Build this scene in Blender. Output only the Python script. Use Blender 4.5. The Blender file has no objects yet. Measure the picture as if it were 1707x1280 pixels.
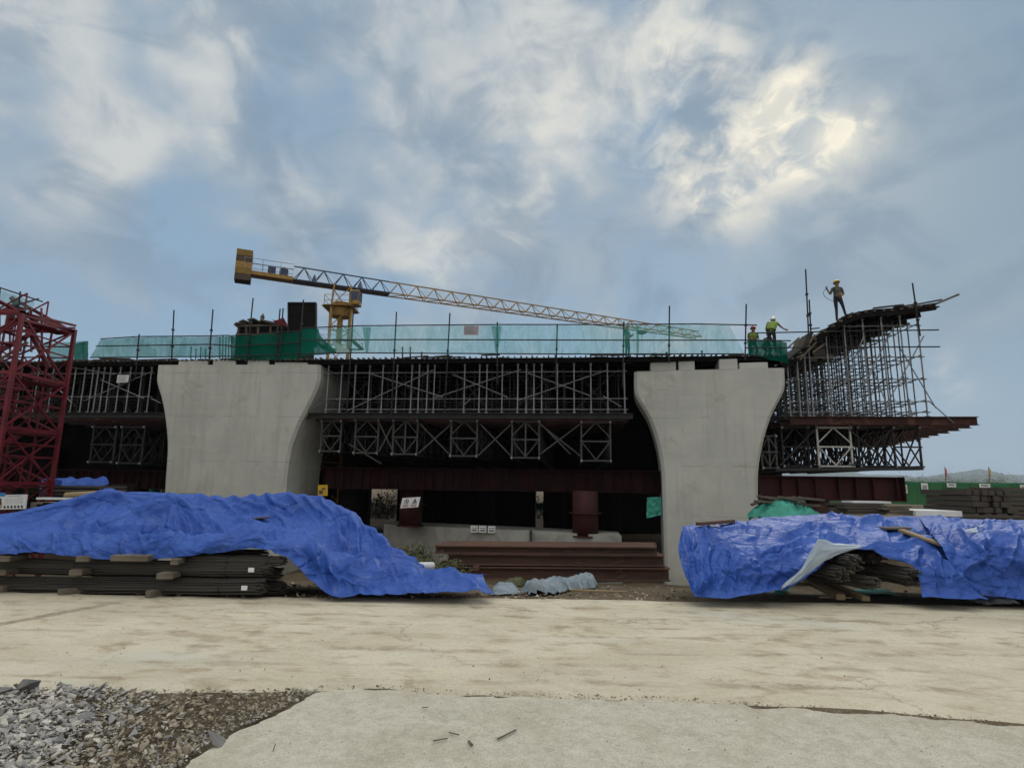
import bpy, bmesh, math, random
from mathutils import Vector, Matrix, noise, Quaternion
R = math.radians
random.seed(7)
scene = bpy.context.scene
C = scene.collection
# ------------------------------------------------------------------ camera
FPX = 960.0; W0, H0 = 1707.0, 1280.0
CAM = Vector((0, 0, 1.9))
cam = bpy.data.cameras.new("camera"); camo = bpy.data.objects.new("camera", cam); C.objects.link(camo)
cam.sensor_width = 36; cam.lens = FPX / W0 * 36; cam.clip_start = .1; cam.clip_end = 6000
ROT = Matrix.Rotation(R(90 + 9.93), 3, 'X') @ Matrix.Rotation(R(0.8), 3, 'Z')
camo.matrix_world = Matrix.Translation(CAM) @ ROT.to_4x4()
scene.camera = camo
# ------------------------------------------------------------------ picture point <-> place
def ray(px, py): return (ROT @ Vector(((px - W0 / 2) / FPX, -(py - H0 / 2) / FPX, -1))).normalized()
def at(px, py, Y):
    d = ray(px, py); return CAM + d * (Y / d.y)
def onz(px, py, z):
    d = ray(px, py); return CAM + d * ((z - CAM.z) / d.z)
def proj(p):
    q = ROT.transposed() @ (Vector(p) - CAM)
    return (W0 / 2 + FPX * q.x / -q.z, H0 / 2 - FPX * q.y / -q.z)
YAW = R(6); OB = Vector((0, 28, 0))
UV = Vector((math.cos(YAW), -math.sin(YAW), 0)); VV = Vector((math.sin(YAW), math.cos(YAW), 0))
def B(u, v, z): return OB + UV * u + VV * v + Vector((0, 0, z))
def bv(px, py, v):                       # the bridge's own coordinates of what a ray meets at depth v
    d = ray(px, py); t = (v - (CAM - OB).dot(VV)) / d.dot(VV); p = CAM + d * t
    return (p - OB).dot(UV), p.z
# ------------------------------------------------------------------ light
SUN_DIR = ray(1395, 232)
EL = math.asin(SUN_DIR.z); AZ = math.atan2(SUN_DIR.x, SUN_DIR.y)
scene.view_settings.view_transform = 'Standard'; scene.view_settings.look = 'None'
scene.view_settings.exposure = 0.0; scene.view_settings.gamma = 1.0
sun = bpy.data.lights.new("sun", 'SUN'); suno = bpy.data.objects.new("sun", sun); C.objects.link(suno)
sun.energy = 0.9; sun.angle = R(14); sun.color = (1, .95, .86)
suno.rotation_euler = (-SUN_DIR).to_track_quat('-Z', 'Y').to_euler(); suno.location = (20, 40, 40)

world = bpy.data.worlds.new("World"); scene.world = world; world.use_nodes = True
class NT:
    def __init__(s, tree): s.t = tree; s.t.nodes.clear()
    def n(s, typ, ins=None, **kw):
        nd = s.t.nodes.new(typ)
        for k, v in kw.items(): setattr(nd, k, v)
        for k, v in (ins or {}).items(): s.set(nd.inputs[k], v)
        return nd
    def set(s, sock, v):
        if isinstance(v, bpy.types.NodeSocket): s.t.links.new(v, sock)
        elif isinstance(v, bpy.types.Node): s.t.links.new(v.outputs[0], sock)
        else: sock.default_value = v
    def m(s, op, a, b=0.0, c=0.0, clamp=False):
        nd = s.n('ShaderNodeMath', operation=op, use_clamp=clamp); s.set(nd.inputs[0], a); s.set(nd.inputs[1], b); s.set(nd.inputs[2], c); return nd.outputs[0]
    def v(s, op, a, b=None):
        nd = s.n('ShaderNodeVectorMath', operation=op); s.set(nd.inputs[0], a)
        if b is not None: s.set(nd.inputs[1], b)
        return nd.outputs['Value'] if op in ('DOT_PRODUCT', 'LENGTH') else nd.outputs[0]
    def mix(s, f, a, b, blend='MIX'):
        nd = s.n('ShaderNodeMix', data_type='RGBA', blend_type=blend)
        s.set(nd.inputs[0], f); s.set(nd.inputs[6], a); s.set(nd.inputs[7], b); return nd.outputs[2]
    def noise(s, vec, scale, detail=4, rough=.5, dist=0, out=0):
        nd = s.n('ShaderNodeTexNoise', {'Scale': scale, 'Detail': detail, 'Roughness': rough, 'Distortion': dist})
        if vec is not None: s.set(nd.inputs['Vector'], vec)
        return nd.outputs[out]
    def ramp(s, f, lo, hi, a=0.0, b=1.0, smooth=True):
        nd = s.n('ShaderNodeMapRange', interpolation_type='SMOOTHSTEP' if smooth else 'LINEAR')
        for i, x in enumerate((f, lo, hi, a, b)): s.set(nd.inputs[i], x)
        return nd.outputs[0]
def c4(c): return (c[0], c[1], c[2], 1)
def build_sky():
    t = NT(world.node_tree)
    sky = t.n('ShaderNodeTexSky', sky_type='NISHITA', sun_disc=False, sun_elevation=EL, sun_rotation=AZ, air_density=1.2, dust_density=2.0)
    D = t.v('NORMALIZE', t.n('ShaderNodeTexCoord').outputs['Generated'])
    wn = t.v('SUBTRACT', t.noise(D, 5, 5, .5, 0, 1), (.5, .5, .5))
    wsc = t.n('ShaderNodeVectorMath', operation='SCALE'); t.set(wsc.inputs[0], wn); wsc.inputs['Scale'].default_value = .15
    DW = t.v('NORMALIZE', t.v('ADD', D, wsc.outputs[0]))
    def g(px, py, rad, w, d=DW):
        dr = ray(px, py); k = 2 * (FPX / rad) ** 2
        e = t.m('EXPONENT', t.m('MULTIPLY', t.m('SUBTRACT', t.v('DOT_PRODUCT', d, tuple(dr)), 1.0), k))
        return t.m('MULTIPLY', e, w)
    def gs(lst, d=DW):
        r = None
        for a in lst:
            x = g(*a, d); r = x if r is None else t.m('ADD', r, x)
        return r
    sep = t.n('ShaderNodeSeparateXYZ'); t.set(sep.inputs[0], D); z = sep.outputs[2]; y = sep.outputs[1]
    den = t.m('ADD', t.m('MAXIMUM', z, 0.0), .22)
    cv = t.n('ShaderNodeCombineXYZ'); t.set(cv.inputs[0], t.m('DIVIDE', sep.outputs[0], den)); t.set(cv.inputs[1], t.m('DIVIDE', y, den))
    P = t.v('ADD', t.v('MULTIPLY', D, (1.7, 1.7, 2.6)), t.v('MULTIPLY', cv.outputs[0], (.35, .35, .35)))
    n1 = t.noise(P, 2.0, 7, .50, .2); n2 = t.noise(P, 4.0, 6, .46, .3); n3 = t.noise(t.v('MULTIPLY', P, (1.0, .55, 1)), 9.0, 9, .62, .8)
    # where the cloud is thick and where the blue shows
    bias = gs([(50, 40, 150, .34), (150, 100, 120, .20), (330, 120, 150, .28), (330, 210, 120, .22), (230, 270, 130, .24), (80, 250, 110, .20), (560, 270, 110, .14), (640, 120, 170, .22), (760, 200, 130, .22), (900, 170, 130, .42), (1000, 110, 110, .34), (1110, 90, 110, .34), (1160, 150, 80, .2),
               (690, 410, 70, .46), (610, 405, 60, .34), (760, 430, 50, .34), (470, 370, 110, .14), (820, 390, 70, .30), (890, 390, 60, .22), (960, 240, 80, .32), (960, 310, 50, .30), (850, 330, 80, .12),
               (1140, 255, 70, .38), (1215, 300, 80, .46), (1255, 180, 70, .46), (1315, 150, 50, .40), (1365, 240, 70, .55), (1185, 345, 40, .38), (1290, 295, 60, .40), (1585, 632, 45, .34), (1180, 25, 110, .26), (700, 20, 160, .2), (850, 30, 120, .2), (1050, 420, 90, .1),
               (1600, 260, 230, -.42), (1600, 60, 230, -.40), (1400, 60, 120, -.26), (1500, 450, 190, -.22), (1120, 205, 55, -.22), (1080, 280, 75, -.24), (1100, 350, 90, -.20), (330, 450, 230, -.24), (110, 400, 150, -.2), (240, 60, 60, -.2), (520, 130, 90, -.20), (800, 290, 70, -.22), (1000, 490, 170, -.16), (960, 40, 70, -.14), (450, 300, 60, -.1), (60, 160, 70, -.14)])
    dens = t.m('ADD', .46, t.m('ADD', t.m('MULTIPLY', t.m('SUBTRACT', n1, .5), 1.7), t.m('ADD', t.m('MULTIPLY', t.m('SUBTRACT', n2, .5), 1.5), t.m('ADD', t.m('MULTIPLY', t.m('SUBTRACT', n3, .5), .28), t.m('MULTIPLY', bias, .74)))))
    dens = t.m('SUBTRACT', dens, t.ramp(z, .28, .06, 0, .45))
    f = t.ramp(dens, .10, 1.12)
    f2 = t.ramp(t.m('ADD', t.m('ADD', t.m('MULTIPLY', n2, .8), t.m('MULTIPLY', n3, .24)), t.m('MULTIPLY', bias, .40)), .48, .94)
    blue = t.mix(t.ramp(z, .08, .60), (2.75, 4.4, 6.2, 1), (2.2, 3.6, 5.15, 1))
    teal = gs([(1660, 240, 340, 1.0), (1500, 420, 200, .35)], D)
    blue = t.mix(t.m('MINIMUM', teal, 1.0), blue, (1.75, 2.95, 4.05, 1))
    blue = t.mix(.05, blue, sky.outputs[0])
    veil = t.m('MULTIPLY', t.m('MINIMUM', gs([(500, 150, 430, .9), (900, 200, 330, .7), (100, 120, 330, .6), (1150, 80, 230, .5), (760, 430, 170, .5), (1250, 260, 170, .5)], D), 1.0), t.ramp(n1, .30, .62, .35, 1.0))
    blue = t.mix(t.m('MULTIPLY', veil, .65), blue, (3.2, 4.1, 5.05, 1))
    grey = t.mix(f2, (3.8, 4.45, 5.1, 1), (6.2, 6.45, 6.4, 1))
    col = t.mix(f, blue, grey)
    warm = gs([(1375, 232, 40, 1.0), (1375, 268, 40, .5), (1265, 180, 46, .8), (1320, 150, 36, .6), (1245, 250, 70, .35), (1200, 300, 65, .45), (1180, 345, 34, .55), (1280, 300, 60, .45), (1130, 255, 60, .40), (1100, 105, 60, .35), (1180, 120, 60, .35), (920, 190, 90, .28), (930, 310, 40, .3), (1585, 634, 28, .30), (1090, 100, 70, .22), (720, 425, 60, .2)])
    core = gs([(1396, 226, 20, .5), (1398, 240, 46, .4), (1390, 240, 90, .18)], D)
    tex = t.ramp(t.m('ADD', t.m('MULTIPLY', n2, .5), t.m('MULTIPLY', n3, .5)), .42, .60, .0, .85)
    wf = t.m('ADD', t.m('MULTIPLY', warm, tex), core, clamp=True)
    col = t.mix(t.m('MINIMUM', wf, 1.0), col, (10.2, 9.5, 7.8, 1))
    # dark ragged streaks across the bright patch
    n4 = t.noise(t.v('MULTIPLY', P, (1.0, 1.0, 1.8)), 9, 7, .58, .6)
    st = t.m('MULTIPLY', gs([(1220, 250, 110, 1.0), (1300, 205, 60, .6)]), t.ramp(t.m('ADD', t.m('MULTIPLY', n4, .6), t.m('MULTIPLY', n3, .4)), .45, .60, 0, .42))
    col = t.mix(st, col, (4.2, 4.7, 5.1, 1))
    # darker bellies of the thicker cloud
    dk = t.m('MULTIPLY', t.ramp(t.noise(P, 3.1, 7, .55, .6), .44, .64, 0, .65), t.ramp(z, .15, .35))
    col = t.mix(t.m('MULTIPLY', dk, t.m('SUBTRACT', 1.0, t.m('MINIMUM', wf, 1.0))), col, (2.2, 3.1, 4.15, 1))
    # unseen sky overhead and behind the camera, brightened as fill for the fronts
    over = t.m('MAXIMUM', t.ramp(z, .72, .9), t.ramp(y, .15, -.5)); col = t.mix(t.m('MULTIPLY', over, .8), col, (6.6, 6.3, 5.8, 1))
    gain = t.m('ADD', t.m('ADD', 1.0, t.ramp(z, .74, .95, 0, ZEN)), t.ramp(y, .1, -.7, 0, BACK))
    sc = t.n('ShaderNodeVectorMath', operation='SCALE'); t.set(sc.inputs[0], col); t.set(sc.inputs['Scale'], gain)
    bg = t.n('ShaderNodeBackground', {'Strength': .1}); t.set(bg.inputs[0], sc.outputs[0])
    t.set(t.n('ShaderNodeOutputWorld').inputs[0], bg)
ZEN, BACK = 2.35, .40
build_sky()
# ------------------------------------------------------------------ materials
MATS = {}
def mat(name, a, b=None, rough=.8, scale=3.0, fine=40.0, bump=.15, metal=0.0, spec=.3, stretch=None, spots=None, spot_amt=.5, spot_scale=1.2, island=None, lo=.35, hi=.65, bdist=.02, trans=0.0):
    m = bpy.data.materials.new(name); m.use_nodes = True; t = NT(m.node_tree); MATS[name] = m
    P = t.n('ShaderNodeTexCoord').outputs['Object']
    if stretch: P = t.v('MULTIPLY', P, stretch)
    b = b or tuple(x * .7 for x in a)
    col = t.mix(t.ramp(t.noise(P, scale, 7, .6, .3), lo, hi), c4(a), c4(b))
    fn = t.noise(P, fine, 5, .65)
    col = t.mix(t.ramp(fn, .3, .7, 0, .45), col, c4(tuple(x * .72 for x in a)))
    if spots: col = t.mix(t.m('MULTIPLY', t.ramp(t.noise(P, spot_scale, 8, .65, .8), .52, .68), spot_amt), col, c4(spots))
    if island:
        r = t.n('ShaderNodeNewGeometry').outputs['Random Per Island']
        cr = t.n('ShaderNodeValToRGB'); t.set(cr.inputs[0], r); el = cr.color_ramp.elements
        for i, c in enumerate(island):
            p = i / (len(island) - 1)
            if i == 0: e = el[0]
            elif i == len(island) - 1: e = el[-1]
            else: e = el.new(p)
            e.position = p; e.color = c4(c)
        col = t.mix(.75, col, cr.outputs[0])
    bs = t.n('ShaderNodeBsdfPrincipled', {'Base Color': col, 'Metallic': metal, 'Specular IOR Level': spec})
    t.set(bs.inputs['Roughness'], t.ramp(fn, .2, .8, rough - .1, min(1, rough + .1)))
    if bump:
        bn = t.n('ShaderNodeBump', {'Strength': bump, 'Distance': bdist}); t.set(bn.inputs['Height'], t.m('ADD', fn, t.m('MULTIPLY', t.noise(P, scale * 4, 6, .6), 1.5))); t.set(bs.inputs['Normal'], bn.outputs[0])
    t.set(t.n('ShaderNodeOutputMaterial').inputs[0], bs)
    return m
def net_mat(name, col, opacity, holes=260):
    m = bpy.data.materials.new(name); m.use_nodes = True; t = NT(m.node_tree)
    P = t.n('ShaderNodeTexCoord').outputs['Object']
    n = t.noise(t.v('MULTIPLY', P, (1.6, 1.6, .5)), 1.6, 7, .65, .8)
    c = t.mix(n, c4(col), c4(tuple(x * .6 for x in col)))
    d = t.n('ShaderNodeBsdfDiffuse', {'Color': c}); tl = t.n('ShaderNodeBsdfTranslucent', {'Color': c})
    mx = t.n('ShaderNodeMixShader', {0: .5}); t.set(mx.inputs[1], d.outputs[0]); t.set(mx.inputs[2], tl.outputs[0])
    tr = t.n('ShaderNodeBsdfTransparent')
    m2 = t.n('ShaderNodeMixShader'); t.set(m2.inputs[0], t.ramp(n, .32, .68, opacity - .12, min(1, opacity + .12))); t.set(m2.inputs[1], tr.outputs[0]); t.set(m2.inputs[2], mx.outputs[0])
    t.set(t.n('ShaderNodeOutputMaterial').inputs[0], m2.outputs[0]); return m
M = {}
M['concrete'] = mat('pier_concrete', (.50, .50, .455), (.42, .42, .385), .85, .55, 22, .12, stretch=(1, 1, .8), spots=(.34, .31, .26), spot_amt=.28, spot_scale=.5)
M['oldconcrete'] = mat('footing_concrete', (.36, .355, .32), (.25, .245, .22), .9, 1.2, 25, .25, spots=(.16, .15, .13), spot_amt=.5)
M['galv'] = mat('galvanised_tube', (.27, .275, .28), (.17, .175, .18), .5, 2, 30, .05, metal=.55, spec=.5)
M['tubedark'] = mat('dark_and_shaded_tube', (.032, .032, .032), (.02, .02, .019), .6, 2, 30, .05, metal=.3)  # dark tube; also puts shade into the colour of under-deck steel
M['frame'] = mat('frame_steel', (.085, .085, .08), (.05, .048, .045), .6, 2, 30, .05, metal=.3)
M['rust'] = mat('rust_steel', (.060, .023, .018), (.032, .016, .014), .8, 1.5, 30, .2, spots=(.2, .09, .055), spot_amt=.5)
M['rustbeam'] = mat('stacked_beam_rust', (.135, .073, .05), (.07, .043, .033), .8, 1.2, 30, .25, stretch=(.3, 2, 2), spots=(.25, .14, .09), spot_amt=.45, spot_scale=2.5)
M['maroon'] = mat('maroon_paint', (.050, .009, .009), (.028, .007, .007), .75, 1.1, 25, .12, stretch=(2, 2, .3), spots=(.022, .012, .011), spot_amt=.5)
M['wingtube'] = mat('shaded_wing_tube', (.15, .15, .15), (.08, .08, .078), .6, 2, 30, .05, metal=.3)  # darker copy of the galvanised tube, wing scaffold shade in the colour
M['girder'] = mat('shaded_girder', (.024, .006, .006), (.012, .005, .005), .8, 1.1, 25, .12, spec=.12, stretch=(2, 2, .3), spots=(.012, .009, .009), spot_amt=.5)  # darker copy of the maroon paint, under-deck shade put into the colour
M['redpaint'] = mat('tower_red_paint', (.165, .007, .019), (.09, .006, .012), .5, 2, 30, .08, spots=(.07, .02, .02), spot_amt=.4)
M['plank'] = mat('weathered_wood', (.10, .083, .065), (.05, .042, .034), .9, 2, 40, .35, stretch=(.6, 3, 3), island=[(.045, .038, .03), (.10, .085, .065), (.07, .06, .05), (.14, .12, .095)])
M['freshwood'] = mat('pale_timber', (.34, .25, .145), (.22, .16, .09), .8, 1.5, 45, .25, stretch=(.4, 3, 3))
M['block'] = mat('grey_timber', (.17, .145, .11), (.10, .085, .065), .9, 2, 40, .35, stretch=(.5, 3, 3))
M['ply'] = mat('form_ply_and_shade', (.013, .011, .010), (.008, .007, .007), .85, 2, 40, .15, spec=.08)  # dark form plywood, taken near-black with the soffit shade in its colour
M['rebar'] = mat('rebar_steel', (.07, .064, .056), (.042, .038, .035), .6, 2, 60, .2, metal=.25, island=[(.035, .033, .03), (.075, .068, .058), (.055, .05, .044), (.095, .085, .068)])
M['tarp'] = mat('tarp', (.02, .07, .5), None)
M['darkwall'] = mat('dark_wall', (.010, .010, .010), (.006, .006, .006), .95, 1, 20, .2, spec=.05)  # near-black wall tone that carries the under-deck shade as colour
M['innertube'] = mat('shaded_inner_tube', (.075, .075, .075), (.04, .04, .038), .6, 2, 30, .05, metal=.3)  # galvanised tube darkened for the rows behind: shade painted in
M['white'] = mat('white_board', (.72, .73, .72), (.62, .63, .62), .6, 2, 30, .05)
M['black'] = mat('black_ink', (.03, .03, .03), (.05, .04, .04), .7)
M['redink'] = mat('red_ink', (.35, .05, .04), None, .7)
M['greyink'] = mat('grey_ink', (.33, .34, .34), None, .7)
M['blueink'] = mat('blue_ink', (.03, .22, .55), None, .6)
M['yellow'] = mat('crane_yellow', (.38, .215, .045), (.25, .14, .035), .5, 3, 20, .05, spots=(.15, .09, .04), spot_amt=.4)
M['navy'] = mat('crane_navy', (.055, .08, .13), (.035, .05, .085), .5)
M['cwstripe'] = mat('counterweight_dark', (.09, .065, .05), None, .8)
M['cwyellow'] = mat('counterweight_yellow', (.26, .165, .045), None, .8)
M['signyellow'] = mat('yellow_sign', (.55, .34, .02), (.4, .25, .02), .6)
M['greensheet'] = mat('green_sheet', (.05, .30, .23), (.03, .2, .15), .7, 2, 30, .3)
M['net_light'] = net_mat('light_net', (.10, .50, .42), .36)
M['net_mid'] = net_mat('mid_net', (.06, .34, .27), .66)
M['net_dark'] = net_mat('dark_net', (.008, .15, .10), .95)
M['hoard'] = mat('hoarding_green', (.035, .15, .055), (.025, .11, .04), .7, .3, 3, .05)
M['cloth'] = mat('grey_cloth', (.25, .30, .33), (.15, .185, .21), .8, 3, 40, .3)
M['paleunder'] = mat('tarp_underside', (.40, .47, .55), (.30, .37, .45), .5, 3, 60, .3)
M['redcloth'] = mat('red_cloth', (.75, .08, .08), None, .8)
M['skin'] = mat('skin', (.24, .13, .08), None, .6); M['shirt'] = mat('grey_shirt', (.075, .085, .07), None, .9, 8)
M['trousers'] = mat('dark_trousers', (.025, .026, .03), None, .9); M['boots'] = mat('boots', (.03, .025, .02), None, .8)
M['hivis'] = mat('hivis_vest', (.20, .28, .05), (.14, .21, .04), .8, 6); M['helmet_y'] = mat('helmet_yellow', (.75, .55, .03), None, .35, bump=0)
M['helmet_r'] = mat('helmet_red', (.40, .08, .09), None, .35, bump=0); M['helmet_w'] = mat('helmet_white', (.75, .75, .62), None, .35, bump=0)
M['greenshirt'] = mat('green_shirt', (.02, .09, .05), None, .9, 6)
M['hill'] = mat('far_vegetation', (.06, .085, .055), (.04, .06, .04), 1, .01, .2, 0)
M['leaf'] = mat('leaf_green', (.085, .11, .035), (.05, .07, .022), .8, 3, 20, 0)
M['weed'] = mat('dry_weed', (.10, .105, .05), (.07, .07, .035), .9, 3, 20, 0)
def tarp_mat():
    m = M['tarp']; t = NT(m.node_tree); P = t.n('ShaderNodeTexCoord').outputs['Object']
    n = t.noise(P, 1.1, 6, .6, .6); d = t.noise(P, 2.3, 9, .7, .4)
    col = t.mix(t.ramp(n, .3, .7), (.036, .108, .42, 1), (.021, .072, .33, 1))
    col = t.mix(t.ramp(d, .54, .76, 0, .5), col, (.16, .22, .44, 1))
    h = t.m('ADD', t.m('MULTIPLY', t.noise(t.v('MULTIPLY', P, (1, 2, 1.6)), 5, 5, .55, 1.2), .9), t.m('MULTIPLY', t.noise(P, 16, 6, .6, .5), .30))
    cr = t.n('ShaderNodeTexVoronoi', {'Scale': 1.5}, feature='DISTANCE_TO_EDGE'); t.set(cr.inputs['Vector'], t.v('ADD', t.v('MULTIPLY', P, (.7, 1.2, 1.2)), t.v('MULTIPLY', t.noise(P, 1.2, 4, .5, 0, 1), (.9, .9, .9))))
    c2 = t.n('ShaderNodeTexVoronoi', {'Scale': 3.4}, feature='DISTANCE_TO_EDGE'); t.set(c2.inputs['Vector'], t.v('ADD', P, t.noise(P, 2, 4, .5, 0, 1)))
    h = t.m('ADD', h, t.m('ADD', t.m('MULTIPLY', t.ramp(cr.outputs[0], 0, .10), 1.1), t.m('MULTIPLY', t.ramp(c2.outputs[0], 0, .07), .4)))
    bn = t.n('ShaderNodeBump', {'Strength': .6, 'Distance': .03}); t.set(bn.inputs['Height'], h)
    bs = t.n('ShaderNodeBsdfPrincipled', {'Base Color': col, 'Roughness': .50, 'Specular IOR Level': .30}); t.set(bs.inputs['Normal'], bn.outputs[0])
    # the woven sheet lets a little light through
    tl = t.n('ShaderNodeBsdfTranslucent', {'Color': (.04, .09, .42, 1)}); mx = t.n('ShaderNodeMixShader', {0: .10}); t.set(mx.inputs[1], bs.outputs[0]); t.set(mx.inputs[2], tl.outputs[0])
    t.set(t.n('ShaderNodeOutputMaterial').inputs[0], mx.outputs[0])
tarp_mat()
# ------------------------------------------------------------------ mesh helpers
ORG = {}
class MB:
    def __init__(s): s.v = []; s.f = []; s.mi = []
    def add(s, vs, fs, mi=0):
        o = len(s.v); s.v += [Vector(p) for p in vs]; s.f += [tuple(o + i for i in f) for f in fs]; s.mi += [mi] * len(fs); return s
    def box(s, c, size, ax=None, mi=0):
        c = Vector(c); ax = ax or (Vector((1, 0, 0)), Vector((0, 1, 0)), Vector((0, 0, 1)))
        h = [ax[i] * (size[i] / 2) for i in range(3)]
        vs = [c + h[0] * a + h[1] * b + h[2] * d for d in (-1, 1) for b in (-1, 1) for a in (-1, 1)]
        return s.add(vs, [(0, 2, 3, 1), (4, 5, 7, 6), (0, 1, 5, 4), (2, 6, 7, 3), (0, 4, 6, 2), (1, 3, 7, 5)], mi)
    def bar(s, p, q, w, h, up=(0, 0, 1), mi=0):
        p = Vector(p); q = Vector(q); x = (q - p); L = x.length
        if L < 1e-6: return s
        x /= L; y = Vector(up).cross(x)
        if y.length < 1e-4: y = Vector((0, 1, 0)).cross(x)
        y.normalize(); z = x.cross(y)
        return s.box((p + q) / 2, (L, w, h), (x, y, z), mi)
    def tube(s, p, q, r, n=6, r2=None, mi=0):
        p = Vector(p); q = Vector(q); x = (q - p)
        if x.length < 1e-6: return s
        x.normalize(); y = x.orthogonal().normalized(); z = x.cross(y); r2 = r if r2 is None else r2
        vs = [p + (y * math.cos(a) + z * math.sin(a)) * r for a in [i * 2 * math.pi / n for i in range(n)]]
        vs += [q + (y * math.cos(a) + z * math.sin(a)) * r2 for a in [i * 2 * math.pi / n for i in range(n)]]
        fs = [(i, (i + 1) % n, n + (i + 1) % n, n + i) for i in range(n)] + [tuple(range(n - 1, -1, -1)), tuple(range(n, 2 * n))]
        return s.add(vs, fs, mi)
    def path(s, pts, r, n=6, mi=0):
        for a, b in zip(pts, pts[1:]): s.tube(a, b, r, n, None, mi)
        return s
    def grid(s, fn, nu, nv, mi=0):
        vs = [fn(i / nu, j / nv) for j in range(nv + 1) for i in range(nu + 1)]
        return s.add(vs, [(j * (nu + 1) + i, j * (nu + 1) + i + 1, (j + 1) * (nu + 1) + i + 1, (j + 1) * (nu + 1) + i) for j in range(nv) for i in range(nu)], mi)
    def prism(s, poly, d, mi=0):          # polygon (3-D points) pushed along d
        n = len(poly); d = Vector(d); a = [Vector(p) for p in poly]
        return s.add(a + [p + d for p in a], [tuple(range(n - 1, -1, -1)), tuple(range(n, 2 * n))] + [(i, (i + 1) % n, n + (i + 1) % n, n + i) for i in range(n)], mi)
    def ibeam(s, p, q, h, w, tf=.02, tw=.014, up=(0, 0, 1), mi=0):
        p = Vector(p); q = Vector(q); u = Vector(up)
        s.bar(p + u * (h / 2 - tf / 2), q + u * (h / 2 - tf / 2), w, tf, up, mi); s.bar(p - u * (h / 2 - tf / 2), q - u * (h / 2 - tf / 2), w, tf, up, mi)
        return s.bar(p, q, tw, h - 2 * tf, up, mi)
    def build(s, name, m, parent=None, smooth=False, bevel=0):
        o0 = Vector((0, 0, 0)); r = parent
        while r is not None:
            if r.name in ORG: o0 = ORG[r.name]; break
            r = r.parent
        me = bpy.data.meshes.new(name); me.from_pydata([p - o0 for p in s.v], [], s.f)
        for mm in (m if isinstance(m, (list, tuple)) else [m]): me.materials.append(M[mm] if isinstance(mm, str) else mm)
        me.polygons.foreach_set('material_index', s.mi)
        if smooth: me.polygons.foreach_set('use_smooth', [True] * len(me.polygons))
        bm = bmesh.new(); bm.from_mesh(me); bmesh.ops.recalc_face_normals(bm, faces=bm.faces[:])
        if bevel: bmesh.ops.bevel(bm, geom=bm.edges[:], offset=bevel, segments=1, affect='EDGES')
        bm.to_mesh(me); bm.free()
        o = bpy.data.objects.new(name, me); C.objects.link(o)
        if parent is not None: o.parent = parent
        return o
def tag(o, label=None, cat=None, group=None, kind=None):
    for k, v in (('label', label), ('category', cat), ('group', group), ('kind', kind)):
        if v: o[k] = v
    return o
def thing(name, label, cat, loc=(0, 0, 0), group=None):
    o = bpy.data.objects.new(name, None); C.objects.link(o); o.location = loc; o.empty_display_size = .3
    ORG[o.name] = Vector(loc); return tag(o, label, cat, group)
def solo(name, mb, m, label, cat, group=None, smooth=False, bevel=0):    # a thing that is one mesh: origin at its own base
    lo = Vector((min(p.x for p in mb.v) + max(p.x for p in mb.v), min(p.y for p in mb.v) + max(p.y for p in mb.v), 0)) / 2
    lo.z = min(p.z for p in mb.v); mb.v = [p - lo for p in mb.v]
    o = mb.build(name, m, None, smooth, bevel); o.location = lo; return tag(o, label, cat, group)
def nz(x, y, z=0.0): return noise.noise((x, y, z))
def smooth01(a, b, x): t = min(1, max(0, (x - a) / (b - a))); return t * t * (3 - 2 * t)
def lerp_list(pts, x):
    if x <= pts[0][0]: return pts[0][1]
    for (a, b), (c, d) in zip(pts, pts[1:]):
        if x <= c: return b + (d - b) * (x - a) / (c - a)
    return pts[-1][1]
def inpoly(x, y, poly):
    r = False; n = len(poly)
    for i in range(n):
        (a, b), (c, d) = poly[i], poly[(i + 1) % n]
        if (b > y) != (d > y) and x < (c - a) * (y - b) / (d - b) + a: r = not r
    return r
# ------------------------------------------------------------------ ground, road, hills
def hgt(x, y):
    dip = smooth01(10.2, 28, y) * .35 + .65 * min(1, max(0, (y - 10.2) / 17.8))
    dip *= 1 - smooth01(60, 85, y)
    side = smooth01(-60, -34, x) * (1 - smooth01(13.5, 22, x))
    h = -2.5 * dip * side
    if y > 12: h += .10 * nz(x * .5, y * .5, 4) * smooth01(12, 15, y)
    if y > 60: h += .4 * smooth01(60, 90, y)
    return h
def ground_mat():
    m = bpy.data.materials.new('dirt'); m.use_nodes = True; t = NT(m.node_tree); P = t.n('ShaderNodeTexCoord').outputs['Object']
    a = t.noise(P, .7, 8, .62, .5); b = t.noise(P, 6, 8, .65); c = t.noise(P, 45, 6, .7)
    col = t.mix(t.ramp(a, .35, .65), (.17, .125, .075, 1), (.11, .085, .055, 1))
    col = t.mix(t.ramp(b, .45, .7, 0, .7), col, (.25, .215, .16, 1)); col = t.mix(t.ramp(c, .4, .7, 0, .6), col, (.075, .06, .04, 1))
    bn = t.n('ShaderNodeBump', {'Strength': .8, 'Distance': .05}); t.set(bn.inputs['Height'], t.m('ADD', t.m('MULTIPLY', b, 1.5), c))
    bs = t.n('ShaderNodeBsdfPrincipled', {'Base Color': col, 'Roughness': .95, 'Specular IOR Level': .15}); t.set(bs.inputs['Normal'], bn.outputs[0])
    t.set(t.n('ShaderNodeOutputMaterial').inputs[0], bs); return m
def spaced(a, b, fine0, fine1, step, n):
    xs = [fine0 + step * i for i in range(int((fine1 - fine0) / step) + 1)]
    lo = [fine0 - (fine0 - a) * (i / n) ** 2.2 for i in range(n, 0, -1)]; hi = [xs[-1] + (b - xs[-1]) * (i / n) ** 2.2 for i in range(1, n + 1)]
    return lo + xs + hi
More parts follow.
